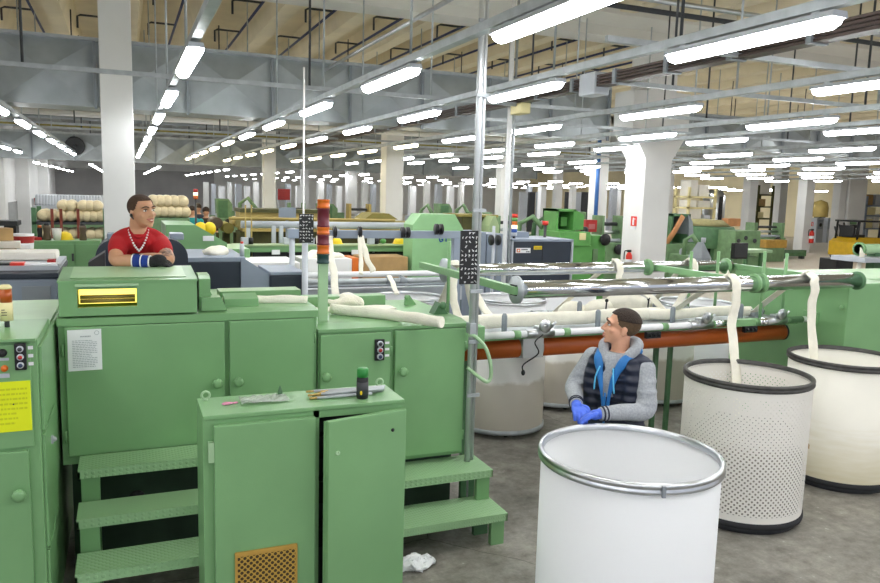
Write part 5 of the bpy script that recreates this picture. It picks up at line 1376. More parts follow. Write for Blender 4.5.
mb = MB(); mb.cyl((p.x, Yn+.1, p.z+.08), (p.x, Yn+.1, p.z+.1), .014, 8); mb.build('red_tip', 'red_bright', t)
p = at(216, 255, Yn+.3); mb = MB(); mb.ball((p.x, Yn+.3, q[5]+.2), .1, 1.3, .8, .5, 18, 10).jitter(.03, 12, 4)
for v in mb.bm.verts: v.co.z = v.co.z
tag(mb.build('fibre_waste', 'cream_fibre', origin=(p.x, Yn+.3, q[5]+.15)), 'small cream fibre tuft lying on the navy machine', 'fibre')
for px in (292, 299): pass
t = thing('grey_mast', 'short grey mast on the deck left of the small black board', 'post', (at(292, 262, 7.9).x, 7.9, 0)); p = at(292, 262, 7.9)
MB().cyl((p.x, 7.9, 0), (p.x, 7.9, hz(292, 228, 7.9)), .03, 10).build('mast', 'grey_light', t); MB().box(p.x-.05, p.x+.18, 7.86, 7.94, hz(292, 238, 7.9), hz(292, 229, 7.9)).build('bracket', 'grey_machine', t)

# ---- far workers and laps in the left middle distance
def far_person(px, py_top, Y, shirt, lab, h=1.7):
    p = at(px, py_top, Y); z = max(p.z, .9)*0 + h; x = p.x
    t = thing('person', lab, 'person', (x, Y, p.z-h if False else 0)); zz = p.z
    b = MB(); b.ball((x, Y, zz-.11), .1, .8, .95, 1.12, 14, 10); limb(b, [(x, Y, zz-.2), (x, Y, zz-.28)], [.055, .06], 10)
    b.loft(torso_rings(interp([((x, Y, zz-.85), .15, .1), ((x, Y, zz-.6), .15, .1), ((x, Y, zz-.36), .19, .1), ((x, Y, zz-.27), .08, .06)], 2), (V((1, 0, 0)), V((0, -1, 0))), 20))
    for s_ in (-1, 1): limb(b, [(x+s_*.2, Y, zz-.36), (x+s_*.24, Y-.03, zz-.6), (x+s_*.18, Y-.2, zz-.72)], [.055, .045, .035], 10, 4)
    for s_ in (-1, 1): limb(b, [(x+s_*.08, Y, zz-.85), (x+s_*.09, Y, zz*.4), (x+s_*.09, Y, .06), (x+s_*.09, Y-.12, .04)], [.09, .07, .05, .04], 10, 4)
    fuse(b, .02, 3).build('body', 'skin_tan', t)
    b = MB(); b.loft(torso_rings(interp([((x, Y, zz-.88), .17, .12), ((x, Y, zz-.6), .17, .12), ((x, Y, zz-.36), .21, .12), ((x, Y, zz-.27), .1, .08)], 2), (V((1, 0, 0)), V((0, -1, 0))), 20))
    for s_ in (-1, 1): limb(b, [(x+s_*.2, Y, zz-.36), (x+s_*.24, Y-.02, zz-.56)], [.07, .06], 10, 4)
    fuse(b, .02, 3).build('shirt', shirt, t)
    b = MB()
    for s_ in (-1, 1): limb(b, [(x+s_*.08, Y, zz-.84), (x+s_*.09, Y, zz*.4), (x+s_*.09, Y, .1)], [.11, .085, .07], 10, 4)
    fuse(b, .02, 3).build('trousers', 'denim_dark', t)
    b = MB(); b.ball((x, Y+.01, zz-.085), .108, .82, .97, .9, 14, 10); b.build('hair', 'hair_dark', t)
mat('teal_cloth', '#1f8f93', .85); mat('brown_cloth', '#3a2a22', .85)
far_person(192, 206, 19, 'teal_cloth', 'distant person in a teal shirt beyond the sloped green machine')
far_person(198, 203.5, 20.5, 'vest_navy', 'distant person in dark navy clothes right of the teal shirt')
far_person(206, 207, 19.5, 'brown_cloth', 'distant person in dark brown clothes by the olive loom end')
far_person(825, 200, 39, 'vest_navy', 'tiny distant person by the grey lockers at far right')
b = bx(146, 190, 218, 235, 16.5, 1, 0); one('lap_trolley', b, 'green_grime', 'green trolley carrying cream rolls right of the white column', 'trolley')
k = 0
for j, (px, dz) in enumerate(((150, 0), (157, 0), (164, 0), (171, 0), (178, 0), (185, 0), (154, 1), (161, 1), (168, 1), (175, 1), (183, 1))):
    x = at(px, 215, 16.6).x; lap(x, 16.55, b[5]+.13+dz*.21, .125, .8, 'cream roll on the trolley, %s in the %s layer' % (ordw[j % 6] if j % 6 else 'first', ('lower', 'upper')[dz]), 'cream rolls on the trolley')
def small_stack_light(px, py0, py1, Y, cols, lab, r=.05, zfoot=0.):
    x = at(px, py0, Y).x; zt, zb = hz(px, py0, Y), hz(px, py1, Y); t = thing('stack_light', lab, 'signal light', (x, Y, zfoot))
    MB().cyl((x, Y, zfoot), (x, Y, zb), r*.5, 8).build('pole', 'dark_grey', t); h = (zt-zb)/len(cols)
    for i, c in enumerate(cols): MB().cyl((x, Y, zb+i*h), (x, Y, zb+(i+1)*h), r, 12).build(MATS[c].name, c, t)
small_stack_light(195.5, 189, 199, 18, ['orange_lens', 'lens_lit', 'red_paint'], 'small distant stack light above the teal shirted person')

# ---- olive loom, its rollers and the green beam
Yl = 14.
b = bx(240, 420, 209, 222, Yl, .7); x0, x1 = b[0], b[1]
t = thing('olive_loom', 'long olive and gold machine across the middle distance', 'machine', ((x0+x1)/2, Yl+.4, 0))
def strip(px0, px1, py0, py1, Y, d, m, nm): q = bx(px0, px1, py0, py1, Y, d); MB().box(*q).build(nm, m, t)
strip(240, 330, 209.5, 213, Yl-.05, .8, 'olive_dark', 'top_edge'); strip(240, 330, 213, 221, Yl, .6, 'gold_tan', 'gold_panel')
strip(240, 412, 221, 229, Yl, .6, 'olive', 'mid_panel'); strip(243, 412, 229, 232, Yl-.1, .7, 'gold_tan', 'gold_rail')
MB().box(x0, x1, Yl+.05, Yl+.6, 0, hz(330, 232, Yl)).build('base', 'olive_dark', t)
p0, p1 = at(365, 219, Yl-.2), at(395, 213.5, Yl-.2)
MB().prism([(at(360, 219, Yl).x, p0.z), (at(368, 213.5, Yl).x, p1.z), (at(384, 213.5, Yl).x, p1.z), (at(393, 219, Yl).x, p0.z)], 'y', Yl-.3, Yl+.4).build('cover', 'olive', t)
Yq = 15
mb = MB()
for k, px in enumerate((215, 226, 237)):
    p = at(px, 222, Yq); mb = MB(); mb.cyl((p.x, Yq-.4, p.z-.1*(k % 2)), (p.x, Yq+.4, p.z-.1*(k % 2)), .1, 16)
    t2 = thing('loom_gear_roll', 'brown roll at the left end of the olive loom, %s from the left' % (ordw[k] if k else 'first'), 'roll', (p.x, Yq, 0)); mb.build('roll', ('brown_jar', 'olive', 'gold_tan', 'brown_jar')[k], t2); MB().box(p.x-.06, p.x+.06, Yq-.1, Yq+.1, 0, p.z-.2).build('stand', 'olive_dark', t2)
for px in (272, 279.5): q = bx(px, px+4, 226, 243, 11.4, .06, 0); one('grey_upright', q, 'grey_light', 'pale grey upright of the roller stand, %s one' % ('left' if px < 275 else 'right'), 'post', .004)
q = bx(279, 296, 207.5, 219, 11.9, .03); t = thing('grey_board', 'grey blank board above the white roller', 'board', cx(q)); MB().box(*q).build('board', 'grey_machine', t); MB().box((q[0]+q[1])/2-.02, (q[0]+q[1])/2+.02, 11.93, 11.96, 0, q[5]).build('post', 'grey_paint', t)
t = thing('roller_stand', 'long white roller across the middle distance in front of the olive loom', 'roller', (at(330, 223, 11.5).x, 11.5, 0))
pa, pb = at(241, 224.5, 11.5), at(424, 226, 11.5); zr = (pa.z+pb.z)/2
MB().cyl((pa.x, 11.5, zr), (pb.x, 11.5, zr), .055, 16).build('roller', 'grey_light', t)
MB().cyl((pa.x-.15, 11.7, zr+.08), (at(395, 218, 11.7).x, 11.7, zr+.08), .022, 10).build('tie_rod', 'gold_tan', t)
for p in (pa.x+.1, (pa.x+pb.x)/2, pb.x-.1): MB().box(p-.03, p+.03, 11.46, 11.54, 0, zr-.05).build('upright', 'grey_light', t)
for px in (245, 251): q = bx(px, px+1.3, 205, 246, 11.2, .03, 0); one('brass_rod', q, 'gold_tan', 'thin brass coloured upright rod left of the long roller, %s one' % ('left' if px == 245 else 'right'), 'rod', 0)
Yb = 11.1
q = bx(234, 416, 246, 252, Yb, .3); t = thing('green_beam', 'long pale green machine beam with gadgets on it at centre left', 'machine', ((q[0]+q[1])/2, Yb+.2, 0)); zbm = q[5]
MB().box(*q, .01).build('beam', GP, t); MB().box(q[0], q[1], Yb-.03, Yb+.3, zbm, zbm+.02).build('beam_top', 'green_yellowish', t)
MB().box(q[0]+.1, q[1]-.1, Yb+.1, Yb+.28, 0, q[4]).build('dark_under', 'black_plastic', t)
for px in (272, 352): w = bx(px, px+8, 250, 254.5, Yb-.04, .03); MB().box(*w).build('number_plate', 'paper_white', t)
q2 = bx(412, 425, 238, 262, Yb-.1, .7, 0); MB().box(*q2, .01).build('end_post', GP, t)
for j, px in enumerate((246, 288, 312, 372, 408)):
    p = at(px, 244, Yb+.1); t = thing('clamp_gadget', 'black and white clamp on the green beam, %s from the left' % (ordw[j] if j else 'first'), 'clamp', (p.x, Yb+.1, zbm+.02), 0, 'clamps on the green beam')
    MB().box(p.x-.07, p.x+.03, Yb+.05, Yb+.15, zbm+.02, zbm+.12, .01).build('body', 'grey_light', t); mb = MB(); mb.lathe([(.001, -.03), (.05, -.03), (.05, .03), (.001, .03)], (p.x+.07, Yb+.1, zbm+.07), 14, axis='x'); mb.build('wheel', 'black_plastic', t)
    MB().cyl((p.x, Yb+.02, zbm+.02), (p.x, Yb+.02, zbm-.1), .02, 8).build('bolt', 'galvanised', t)
for px, lab in ((335.5, 'yellow safety helmet on the green beam beside the orange stack light'), (399.5, 'yellow safety helmet on the green beam left of the green machine')): helmet((at(px, 245, Yb+.2).x, Yb+.2, zbm+.02), .1, lab)
p = at(383, 245, Yb+.2); mb = MB(); mb.ball((p.x, Yb+.2, zbm+.06), .04, 1.3, 1, 1, 12, 8); tag(mb.build('green_ball', 'green_bright', origin=(p.x, Yb+.2, zbm+.02)), 'small bright green cap on the green beam', 'cap')

# ---- grey arm with pulleys, second creel and green machine
Ya = 8.4
q = bx(288, 462, 229.5, 237, Ya, .12); t = thing('transfer_beam', 'long horizontal grey arm with black pulleys at centre', 'machine arm', (q[0], Ya, 0))
zc_ = (hz(300, 233, Ya)+hz(450, 236, Ya))/2
MB().box(at(322, 233, Ya).x, q[1], Ya, Ya+.1, zc_-.045, zc_+.045, .006).build('beam', 'grey_machine', t)
MB().box(q[1]-.1, q[1], Ya, Ya+.1, 0, zc_-.045).build('leg', 'grey_machine', t); MB().box(at(325, 233, Ya).x, at(328, 233, Ya).x, Ya, Ya+.1, 0, zc_-.045).build('leg', 'grey_light', t)
for px in (334, 359, 402, 407, 435.5, 440):
    p = at(px, 230, Ya); z_ = zc_+(.07 if px > 430 else .03); mb = MB(); mb.lathe([(.001, -.014), (.065, -.014), (.065, -.006), (.045, -.003), (.045, .003), (.065, .006), (.065, .014), (.001, .014)], (p.x, Ya-.03, z_), 20, axis='x'); mb.build('pulley', 'black_plastic', t)
Yg = 10.4
g = [at(*p, Yg) for p in ((413, 225), (421, 214), (455, 214.5), (463, 229))]
t = thing('green_machine', 'pale green machine with sloped shoulders and blue number behind the grey arm', 'machine', ((g[0].x+g[3].x)/2, Yg+.5, 0))
MB().prism([(g[0].x, 0), (g[0].x, g[0].z), (g[1].x, g[1].z), (g[2].x, g[2].z), (g[3].x, g[3].z), (g[3].x, 0)], 'y', Yg, Yg+.4).build('body', mat('green_fresh', '#8fbf87', .42, var=.05), t)
p = at(443.5, 239, Yg-.01); mb = MB()
r_ = .03
mb.tube([(p.x-.035+r_*math.cos(a), Yg-.006, p.z+r_*1.3*math.sin(a)) for a in [.6+(2*PI-.9)*k/14 for k in range(15)]], .009, 6); mb.box(p.x-.03, p.x-.004, Yg-.012, Yg, p.z-.014, p.z+.002)
mb.tube([(p.x+.045, Yg-.006, p.z-.04), (p.x+.045, Yg-.006, p.z+.04), (p.x+.025, Yg-.006, p.z+.025)], .009, 6); mb.build('blue_number', 'blue_mark', t)
Yc = 9.75
t = thing('second_creel', 'second creel of white rods and white deck behind the machine top', 'creel', (at(380, 275, Yc).x, Yc, 0))
for px0, px1, py, r_, m, y in ((300, 452, 274, .04, 'white_plastic', Yc), (298, 470, 281, .042, 'galvanised', Yc-.15), (300, 470, 285, .018, 'grey_paint', Yc-.25)):
    a, c = at(px0, py, y), at(px1, py, y); z_ = (a.z+c.z)/2; MB().cyl((a.x, y, z_), (c.x, y, z_), r_, 14).build('rod', m, t)
for px in (330, 391, 404): p = at(px, 276, Yc-.2); MB().cyl((p.x-.05, Yc-.15, hz(px, 278, Yc)), (p.x+.05, Yc-.15, hz(px, 281, Yc)), .06, 14).build('rod_collar', 'grey_paint', t)
q = bx(300, 462, 281, 300, Yc+.05, .3, 0); MB().box(q[0], q[1], q[2], q[3], .9, hz(380, 287, Yc)-.02).build('deck', 'grey_light', t)
for px in (305, 455): x = at(px, 290, Yc).x; MB().box(x-.04, x+.04, Yc+.1, Yc+.2, 0, .9).build('leg', 'grey_paint', t)
q = bx(303, 352, 259, 272, 10.3, .6, 0); t = thing('white_bin', 'white rectangular bin heaped with fibre beside orange ends', 'bin', cx(q)); MB().box(*q, .01).build('body', 'white_paint', t)
mb = MB(); mb.ball(((q[0]+q[1])/2, 10.6, q[5]), .24, 1.3, 1, .35, 20, 12).jitter(.05, 8, 6); mb.build('fibre_fill', 'cream_fibre', t)
for px in (352.5, ): w = bx(px, px+6, 258, 271, 10.28, .5, 0); MB().box(*w, .005).build('orange_end', 'orange_lens', t)
q = bx(362, 408, 257, 270, 10.45, .5, 0); one('brown_crate', q, 'cardboard', 'brown crate in shadow under the green beam', 'crate')
q = bx(188, 300, 263, 273, 8.9, .8, 0); one('white_work_deck', (q[0]+.6, q[1], *q[2:]), 'white_paint', 'white work deck behind the navy machine', 'deck')
ribbon('sliver_ribbon', [at(*p, y) for p, y in (((324, 300), 8.0), ((322, 272), 8.2), ((320, 250), 8.3), ((319, 236), 8.38))], .075, 'cream ribbon hanging left of the orange stack light', seed=11)
ribbon('sliver_ribbon', [at(*p, y) for p, y in (((337, 302), 7.9), ((333, 272), 8.1), ((330, 250), 8.3), ((329, 236), 8.36))], .085, 'cream ribbon hanging just right of the orange stack light', seed=12)
ribbon('sliver_ribbon', [at(*p, y) for p, y in (((373, 272), 8.15), ((368, 260), 8.2), ((363, 245), 8.3), ((361, 236), 8.37))], .07, 'cream ribbon slanting from the grey arm to the white rods', seed=13)
ribbon('sliver_ribbon', [at(*p, y) for p, y in (((361, 274), 8.05), ((361, 260), 8.2), ((360, 245), 8.3), ((360, 236), 8.37))], .05, 'thin cream ribbon hanging straight beside the slanting one', seed=14)
ribbon('sliver_ribbon', [at(*p, y) for p, y in (((397, 294), 9.0), ((392, 282), 9.3), ((389, 276), 9.55))], .07, 'cream ribbon dropping into the can left of the green post', seed=15)

# ---- olive box, grey cabinets and navy cabinet right of the conduit
q = bx(462, 497, 217, 232, 14, .8, 0); t = thing('olive_machine', 'dark olive machine box right of the green machine', 'machine', cx(q)); MB().box(*q, .01).build('body', 'olive_dark', t); MB().box(q[0]-.1, q[1], q[2]-.05, q[3], q[5], q[5]+.05).build('lid', 'olive', t)
w = bx(489, 499, 216, 240, 13.6, .6, 0); mb = MB().prism([(w[0], 0), (w[0], w[5]-.2), (w[0]+.1, w[5]), (w[1]-.08, w[5]), (w[1], w[5]-.2), (w[1], 0)], 'y', 13.6, 14.1); mb.build('side_plate', 'green_yellowish', t)
for j, (a, c, top) in enumerate(((463, 486, 232), (487, 506, 234))):
    q = bx(a, c, top, 262, 10.2, .6, 0); t = thing('grey_cabinet', 'grey blue metal cabinet %s of the pulleys behind the conduit' % ('left', 'right')[j], 'cabinet', cx(q)); MB().box(*q, .01).build('body', 'grey_machine', t); MB().box((q[0]+q[1])/2-.01, (q[0]+q[1])/2+.01, q[2]-.012, q[2], .1, q[5]-.05).build('door_gap', 'grey_paint', t)
t = thing('pulley_post', 'pale post with black pulleys right of the conduit', 'post', (at(493, 250, 9.6).x, 9.6, 0)); p = at(493.5, 240, 9.6); MB().cyl((p.x, 9.6, 0), (p.x, 9.6, hz(493, 226, 9.6)), .022, 8).build('rod', 'grey_light', t)
for dx in (-.05, .06): mb = MB(); mb.lathe([(.001, -.015), (.075, -.015), (.075, .015), (.001, .015)], (p.x+dx, 9.57, p.z), 18, axis='x'); mb.build('pulley', 'black_plastic', t)
t = thing('thin_pipe', 'slim shiny pipe from ceiling down to the navy cabinet', 'pipe', (at(506, 250, 9.9).x, 9.9, 0)); x = at(506.5, 200, 9.9).x
MB().cyl((x, 9.9, 0), (x, 9.9, 5.7), .035, 10).build('pipe', 'white_plastic', t); MB().cyl((x+.09, 9.93, 0), (x+.09, 9.93, 5.7), .02, 8).build('pipe', 'galvanised', t)
q = bx(512, 570, 241.5, 300, 10.3, .9, 0); t = thing('navy_cabinet', 'navy switch cabinet with white and yellow labels behind the rollers', 'cabinet', cx(q)); MB().box(*q, .02).build('body', 'navy_panel', t)
for x in (q[0]-.03, q[1]): MB().box(x, x+.03, q[2]-.02, q[3], 0, q[5]+.02).build('edge', 'grey_light', t)
MB().box(q[0]-.03, q[1]+.03, q[2]-.02, q[3], q[5], q[5]+.035).build('top', 'grey_machine', t)
MB().box((q[0]+q[1])/2-.004, (q[0]+q[1])/2+.004, q[2]-.006, q[2], .1, q[5]-.03).build('door_gap', 'black_plastic', t)
w = bx(516, 530.5, 248, 253, q[2]-.015, .01); lb = MB().box(*w).build('white_label', 'paper_white', t)
dx = (w[1]-w[0]); dz = w[5]-w[4]
MB().box(w[0]+dx*.05, w[0]+dx*.28, w[2]-.004, w[2], w[4]+dz*.15, w[5]-dz*.15).build('orange_mark', 'orange_lens', lb)
MB().box(w[0]+dx*.11, w[0]+dx*.22, w[2]-.006, w[2]-.003, w[4]+dz*.32, w[5]-dz*.32).build('white_mark', 'paper_white', lb)
text_lines(w[0]+dx*.36, w[1]-dx*.06, w[2]-.004, w[4]+dz*.5, w[5]-dz*.12, 1, 'ink_dark', lb, 21, h=dz*.22); text_lines(w[0]+dx*.68, w[1]-dx*.06, w[2]-.004, w[4]+dz*.1, w[4]+dz*.4, 1, 'ink_dark', lb, 22, h=dz*.2)
w = bx(534, 542, 246, 249.5, q[2]-.015, .01); lb = MB().box(*w).build('yellow_label', 'yellow_bright', t); text_lines(w[0]+.01, w[1]-.01, w[2]-.003, w[4]+.01, w[5]-.01, 2, 'ink_dark', lb, 24)
w = bx(516, 529, 232, 240.5, 10.7, .4, None); MB().box(w[0], w[1], w[2], w[3], q[5]+.03, w[5]).build('top_box', 'grey_machine', t)
p = at(549, 272, q[2]-.03); mb = MB(); mb.ball((p.x, q[2]-.03, p.z), .045, 1.4, .5, .6, 12, 8).jitter(.02, 30); mb.build('sticky_fluff', 'cream_fibre', t)
small_stack_light(515, 214, 236, 10.5, ['grey_light', 'blue_mark', 'lens_lit', 'orange_lens', 'green_bright', 'red_bright'], 'stack light with red top on the navy cabinet', .045, q[5]+.035)
small_stack_light(545.5, 221, 225, 10.8, ['red_bright'], 'grey post with a small red lamp behind the navy cabinet', .05, 0)
q = bx(572, 592, 291, 312, 8.9, .5); 
one('navy_locker', (*span(548, 567, 9.3), 9.5, 9.7, 0, hz(558, 296, 9.5)), 'navy_panel', 'navy panel seen under the front roller at centre', 'panel')

# ---- bright green machines in the middle
def textile_machine(px0, px1, py0, py1, Y, m, label, style, seed=0):
    """body on the floor, hopper, motor with pulley, roller head: a drawing or blowroom unit"""
    rnd = random.Random(seed); b = bx(px0, px1, py0, py1, Y, .9, 0); w = b[1]-b[0]; h = b[5]
    t = thing('textile_machine', label, 'machine', (cx(b)[0], Y+.45, 0))
    hb = h*(.62 if style != 'low' else .9)
    MB().box(b[0], b[1], Y, Y+.9, .0, hb, .015).build('body', m, t)
    MB().box(b[0]+w*.1, b[0]+w*.45, Y-.02, Y, hb*.2, hb*.8).build('panel', 'green_grime', t)
    if style == 'hopper':
        MB().prism([(b[0]+w*.15, hb), (b[0]+w*.1, h), (b[0]+w*.75, h), (b[0]+w*.95, h*.9), (b[0]+w*.95, hb)], 'y', Y+.2, Y+.8).build('hopper', m, t)
        MB().box(b[0]+w*.2, b[0]+w*.7, Y+.18, Y+.2, hb+.03, h-.06).build('hopper_mouth', 'green_deep', t)
    if style == 'rollers':
        for k in range(3):
            z = hb+.06+(h-hb)*.3*k; MB().cyl((b[0]+w*.05, Y+.2+.1*k, z), (b[1]-w*.05, Y+.2+.1*k, z), .05, 12).build('roller', ('grey_light', 'steel', 'dark_grey')[k], t)
        MB().box(b[0], b[0]+w*.1, Y+.1, Y+.6, hb, h, .01).build('side_frame', m, t); MB().box(b[1]-w*.1, b[1], Y+.1, Y+.6, hb, h, .01).build('side_frame', m, t)
    if style == 'arm':
        MB().tube([(b[0]+w*.2, Y+.4, hb), (b[0]+w*.25, Y+.4, h*.9), (b[0]+w*.6, Y+.3, h), (b[1], Y+.2, h*.8)], .07, 10).build('arm', m, t)
    p = (b[0]+w*rnd.uniform(.55, .85), Y-.04, hb*rnd.uniform(.75, .95)); mb = MB(); mb.lathe([(.001, -.04), (.14, -.04), (.14, -.02), (.12, 0), (.12, .03), (.001, .04)], p, 18, axis='y'); mb.build('pulley', 'black_plastic', t)
    mb = MB(); mb.cyl((b[0]+w*.1, Y+.45, hb+.08), (b[0]+w*.35, Y+.45, hb+.08), .1, 14); mb.build('motor', ('grey_light', 'green_deep', 'black_plastic')[seed % 3], t)
    return t
textile_machine(519, 550, 217, 255, 16.5, 'green_grime', 'green machine with grey parts above the navy cabinet', 'arm', 1)
b = bx(559, 590, 232, 262, 14, .9, 0)
t = thing('opener_machine', 'bright green machine with open square hopper left of the flared column', 'machine', (cx(b)[0], 14.4, 0))
MB().box(b[0], b[1], 14, 14.9, hz(575, 246, 14), b[5], .01).build('head', 'green_bright', t)
w = bx(573, 592, 246, 262, 14.05, .8, 0); MB().box(*w, .01).build('cabinet', 'green_bright', t); w2 = bx(560, 573, 246, 262, 14.1, .7, 0); MB().box(*w2, .01).build('cabinet', 'green_deep', t)
h0, h1 = at(557, 209, 14.3), at(575, 230, 14.3); zt, zb = h0.z, h1.z
MB().box(h0.x, h1.x, 14.85, 14.9, zb, zt).build('hopper_back', 'green_deep', t)
for a, c in ((h0.x, h0.x+.05), (h1.x-.05, h1.x)): MB().box(a, c, 14.3, 14.9, zb, zt).build('hopper_side', 'green_bright', t)
MB().box(h0.x, h1.x, 14.3, 14.9, zt-.05, zt).build('hopper_top', 'green_bright', t); MB().box(h0.x, h1.x, 14.3, 14.9, zb-.05, zb).build('hopper_floor', 'green_bright', t)
MB().prism([(h1.x, zt), (h1.x+.25, zt-.12), (h1.x+.25, zb), (h1.x, zb)], 'y', 14.35, 14.85).build('hopper_wing', 'green_bright', t)
w = bx(561, 567, 217, 226, 14.5, .2); MB().box(*w).build('inner_box', 'green_bright', t)
w = bx(580, 586, 233, 240, 13.97, .03); MB().box(*w).build('label_plate', 'label_cream', t)
q = bx(586, 597, 220, 232, 17, .4, 0); t = thing('red_box', 'red electrical box on a stand before the blue pipe', 'box', cx(q)); MB().box(q[0], q[1], 17, 17.3, hz(590, 232, 17), q[5], .01).build('box', 'red_paint', t); MB().box((q[0]+q[1])/2-.05, (q[0]+q[1])/2+.05, 17.1, 17.2, 0, hz(590, 232, 17)).build('stand', 'dark_grey', t); w = bx(589, 595, 224, 229, 16.98, .02); MB().box(*w).build('cover_plate', mat('dusty_pink', '#b86a68', .6), t)
o = MB().cyl((at(597.5, 180, 21.8).x, 21.8, 0), (at(597.5, 180, 21.8).x, 21.8, 5), .07, 8).build('blue_pipe', mat('pipe_blue', '#2c5f9e', .5), origin=(at(597.5, 180, 21.8).x, 21.8, 0)); tag(o, 'blue vertical pipe on the column behind the green machines', 'pipe')
textile_machine(592, 606, 228, 246, 14.6, 'green_bright', 'small bright green gearbox unit below the red box', 'low', 2)
textile_machine(604, 627, 216, 250, 17, 'green_grime', 'grey green machine with rollers just left of the flared column', 'rollers', 3)
textile_machine(536, 556, 218, 246, 19, 'green_deep', 'dark green machine behind the red lamp post', 'arm', 4)
textile_machine(575, 588, 212, 232, 19, 'green_grime', 'tall green machine behind the open hopper', 'rollers', 5)
textile_machine(500, 519, 216, 244, 20, 'green_grime', 'green machine with white parts behind the stack light of the navy cabinet', 'rollers', 6)
textile_machine(422, 436, 205, 216, 24, 'green_grime', 'far green machine with black pulley left of centre', 'arm', 7)
textile_machine(440, 455, 204, 216, 26, 'green_grime', 'far green machine above the pale green machine with blue number', 'hopper', 8)
textile_machine(458, 472, 205, 217, 25, 'green_grime', 'far green machine just left of the conduit', 'arm', 9)
textile_machine(480, 492, 207, 217, 25, 'green_grime', 'far green machine just right of the conduit', 'low', 10)
textile_machine(236, 258, 198, 211, 27, 'green_grime', 'far green machine behind the gold panel of the loom', 'arm', 11)
textile_machine(215, 234, 199, 212, 30, 'green_grime', 'far green machine beyond the brown rolls', 'hopper', 12)
textile_machine(290, 306, 203, 212, 28, 'green_grime', 'far green machine under the red board', 'rollers', 13)
textile_machine(318, 340, 204, 213, 30, 'green_grime', 'far green machine behind the orange stack light', 'hopper', 14)
textile_machine(350, 372, 204, 213, 29, 'gold_tan', 'far tan machine left of the middle white column', 'rollers', 15)
# tall pale metal stands far away
for j, (px, w) in enumerate(((204, 5), (212, 4), (219, 6), (228, 4), (236, 6), (245, 5), (254, 5), (286, 5), (297, 5), (318, 6), (328, 4), (337, 5), (363, 5), (372, 4), (410, 6), (425, 5), (437, 5), (449, 5), (460, 4), (528, 4), (541, 5), (572, 4), (612, 5), (618, 3))):
    Yp = 38+(j % 4)*4; x0, x1 = span(px, px+w, Yp, 200); t = thing('pale_stand', 'tall pale metal stand far down the hall', 'stand', ((x0+x1)/2, Yp, 0), 0, 'tall pale stands far down the hall')
    MB().box(x0, x1, Yp, Yp+.4, 0, hz(px, 182+(j % 3)*2, Yp)).build('upright', ('white_paint', 'grey_light', 'white_plastic')[j % 3], t); MB().box(x0-.15, x1+.15, Yp-.1, Yp+.5, 0, .9).build('base', 'green_grime' if j % 2 else 'grey_light', t)
for j, (a, c, m) in enumerate(((520, 527, 'grey_light'), (529, 535, 'dark_grey'), (537, 546, 'grey_light'), (566, 573, 'dark_grey'), (575, 581, 'grey_light'), (582, 588, 'dark_grey'))):
    q = bx(a, c, 192, 214, 44, .2, 0); one('hanging_curtain', q, m, '%s hanging strip far behind the hopper, %s from the left' % ('dark' if m == 'dark_grey' else 'pale', ordw[j] if j else 'first'), 'curtain', 0)
q = bx(278, 290, 189, 200, 32, .1); t = thing('red_board', 'red board hanging far away right of the slim column', 'board', cx(q)); MB().box(*q).build('board', 'red_paint', t); MB().box(q[0], q[0]+.08, 32.1, 32.2, 0, q[5]).build('post', 'grey_light', t); MB().box(q[1]-.08, q[1], 32.1, 32.2, 0, q[5]).build('post', 'grey_light', t)

# ---- column fittings
yf = 12.48
def fire_sign(px0, px1, py0, py1, Y, lab):
    q = bx(px0, px1, py0, py1, Y, .01); t = thing('fire_sign', lab, 'sign', cx(q)); MB().box(*q).build('plate', 'red_bright', t)
    w, h = q[1]-q[0], q[5]-q[4]; mb = MB(); mb.box(q[0]+w*.38, q[0]+w*.66, Y-.006, Y, q[4]+h*.12, q[4]+h*.7); mb.box(q[0]+w*.46, q[0]+w*.58, Y-.006, Y, q[4]+h*.7, q[4]+h*.86); mb.box(q[0]+w*.25, q[0]+w*.46, Y-.006, Y, q[4]+h*.72, q[4]+h*.8); mb.build('white_symbol', 'paper_white', t)
def extinguisher(p, s, lab):
    t = thing('fire_extinguisher', lab, 'fire extinguisher', p); x, y, z = p
    mb = MB(); mb.lathe([(.001, 0), (.075*s, 0), (.08*s, .03*s), (.08*s, .34*s), (.05*s, .41*s), (.025*s, .43*s), (.001, .43*s)], p, 16); mb.build('cylinder', 'red_bright', t)
    MB().box(x-.06*s, x+.05*s, y-.03*s, y+.02*s, z+.43*s, z+.49*s, .008).build('valve', 'black_plastic', t)
    mb = MB(); mb.tube(crv([(x-.04*s, y, z+.46*s), (x-.16*s, y-.02, z+.45*s), (x-.17*s, y-.02, z+.25*s)], 5), .014*s, 6); mb.build('hose', 'black_plastic', t)
    mb = MB(); mb.lathe([(.081*s, .15*s), (.0815*s, .25*s)], p, 16); mb.build('label_band', 'paper_white', t)
xw = 9.68
fs = thing('fire_sign', 'small red and white fire sign high on the flared column', 'sign', (9.66, 12.75, 1.95))
MB().box(9.664, 9.676, 12.66, 12.84, 1.86, 2.06).build('plate', 'red_bright', fs)
mb = MB(); mb.box(9.655, 9.664, 12.73, 12.78, 1.88, 1.99); mb.box(9.655, 9.664, 12.74, 12.77, 1.99, 2.03); mb.box(9.655, 9.664, 12.69, 12.74, 2.0, 2.015); mb.build('white_symbol', 'paper_white', fs)
MB().box(9.664, 9.676, 12.68, 12.84, 1.79, 1.85).build('caption_plate', 'paper_white', fs)
extinguisher((9.58, 12.72, .98), .8, 'red fire extinguisher hanging on the flared column')
ycol = 27
fire_sign(811.5, 813.5, 222, 226, ycol-.03, 'tiny red fire sign on the column at far right')
p = at(811, 243, ycol-.1); extinguisher((p.x, ycol-.1, p.z), 1.4, 'small red extinguisher on the distant column at far right')

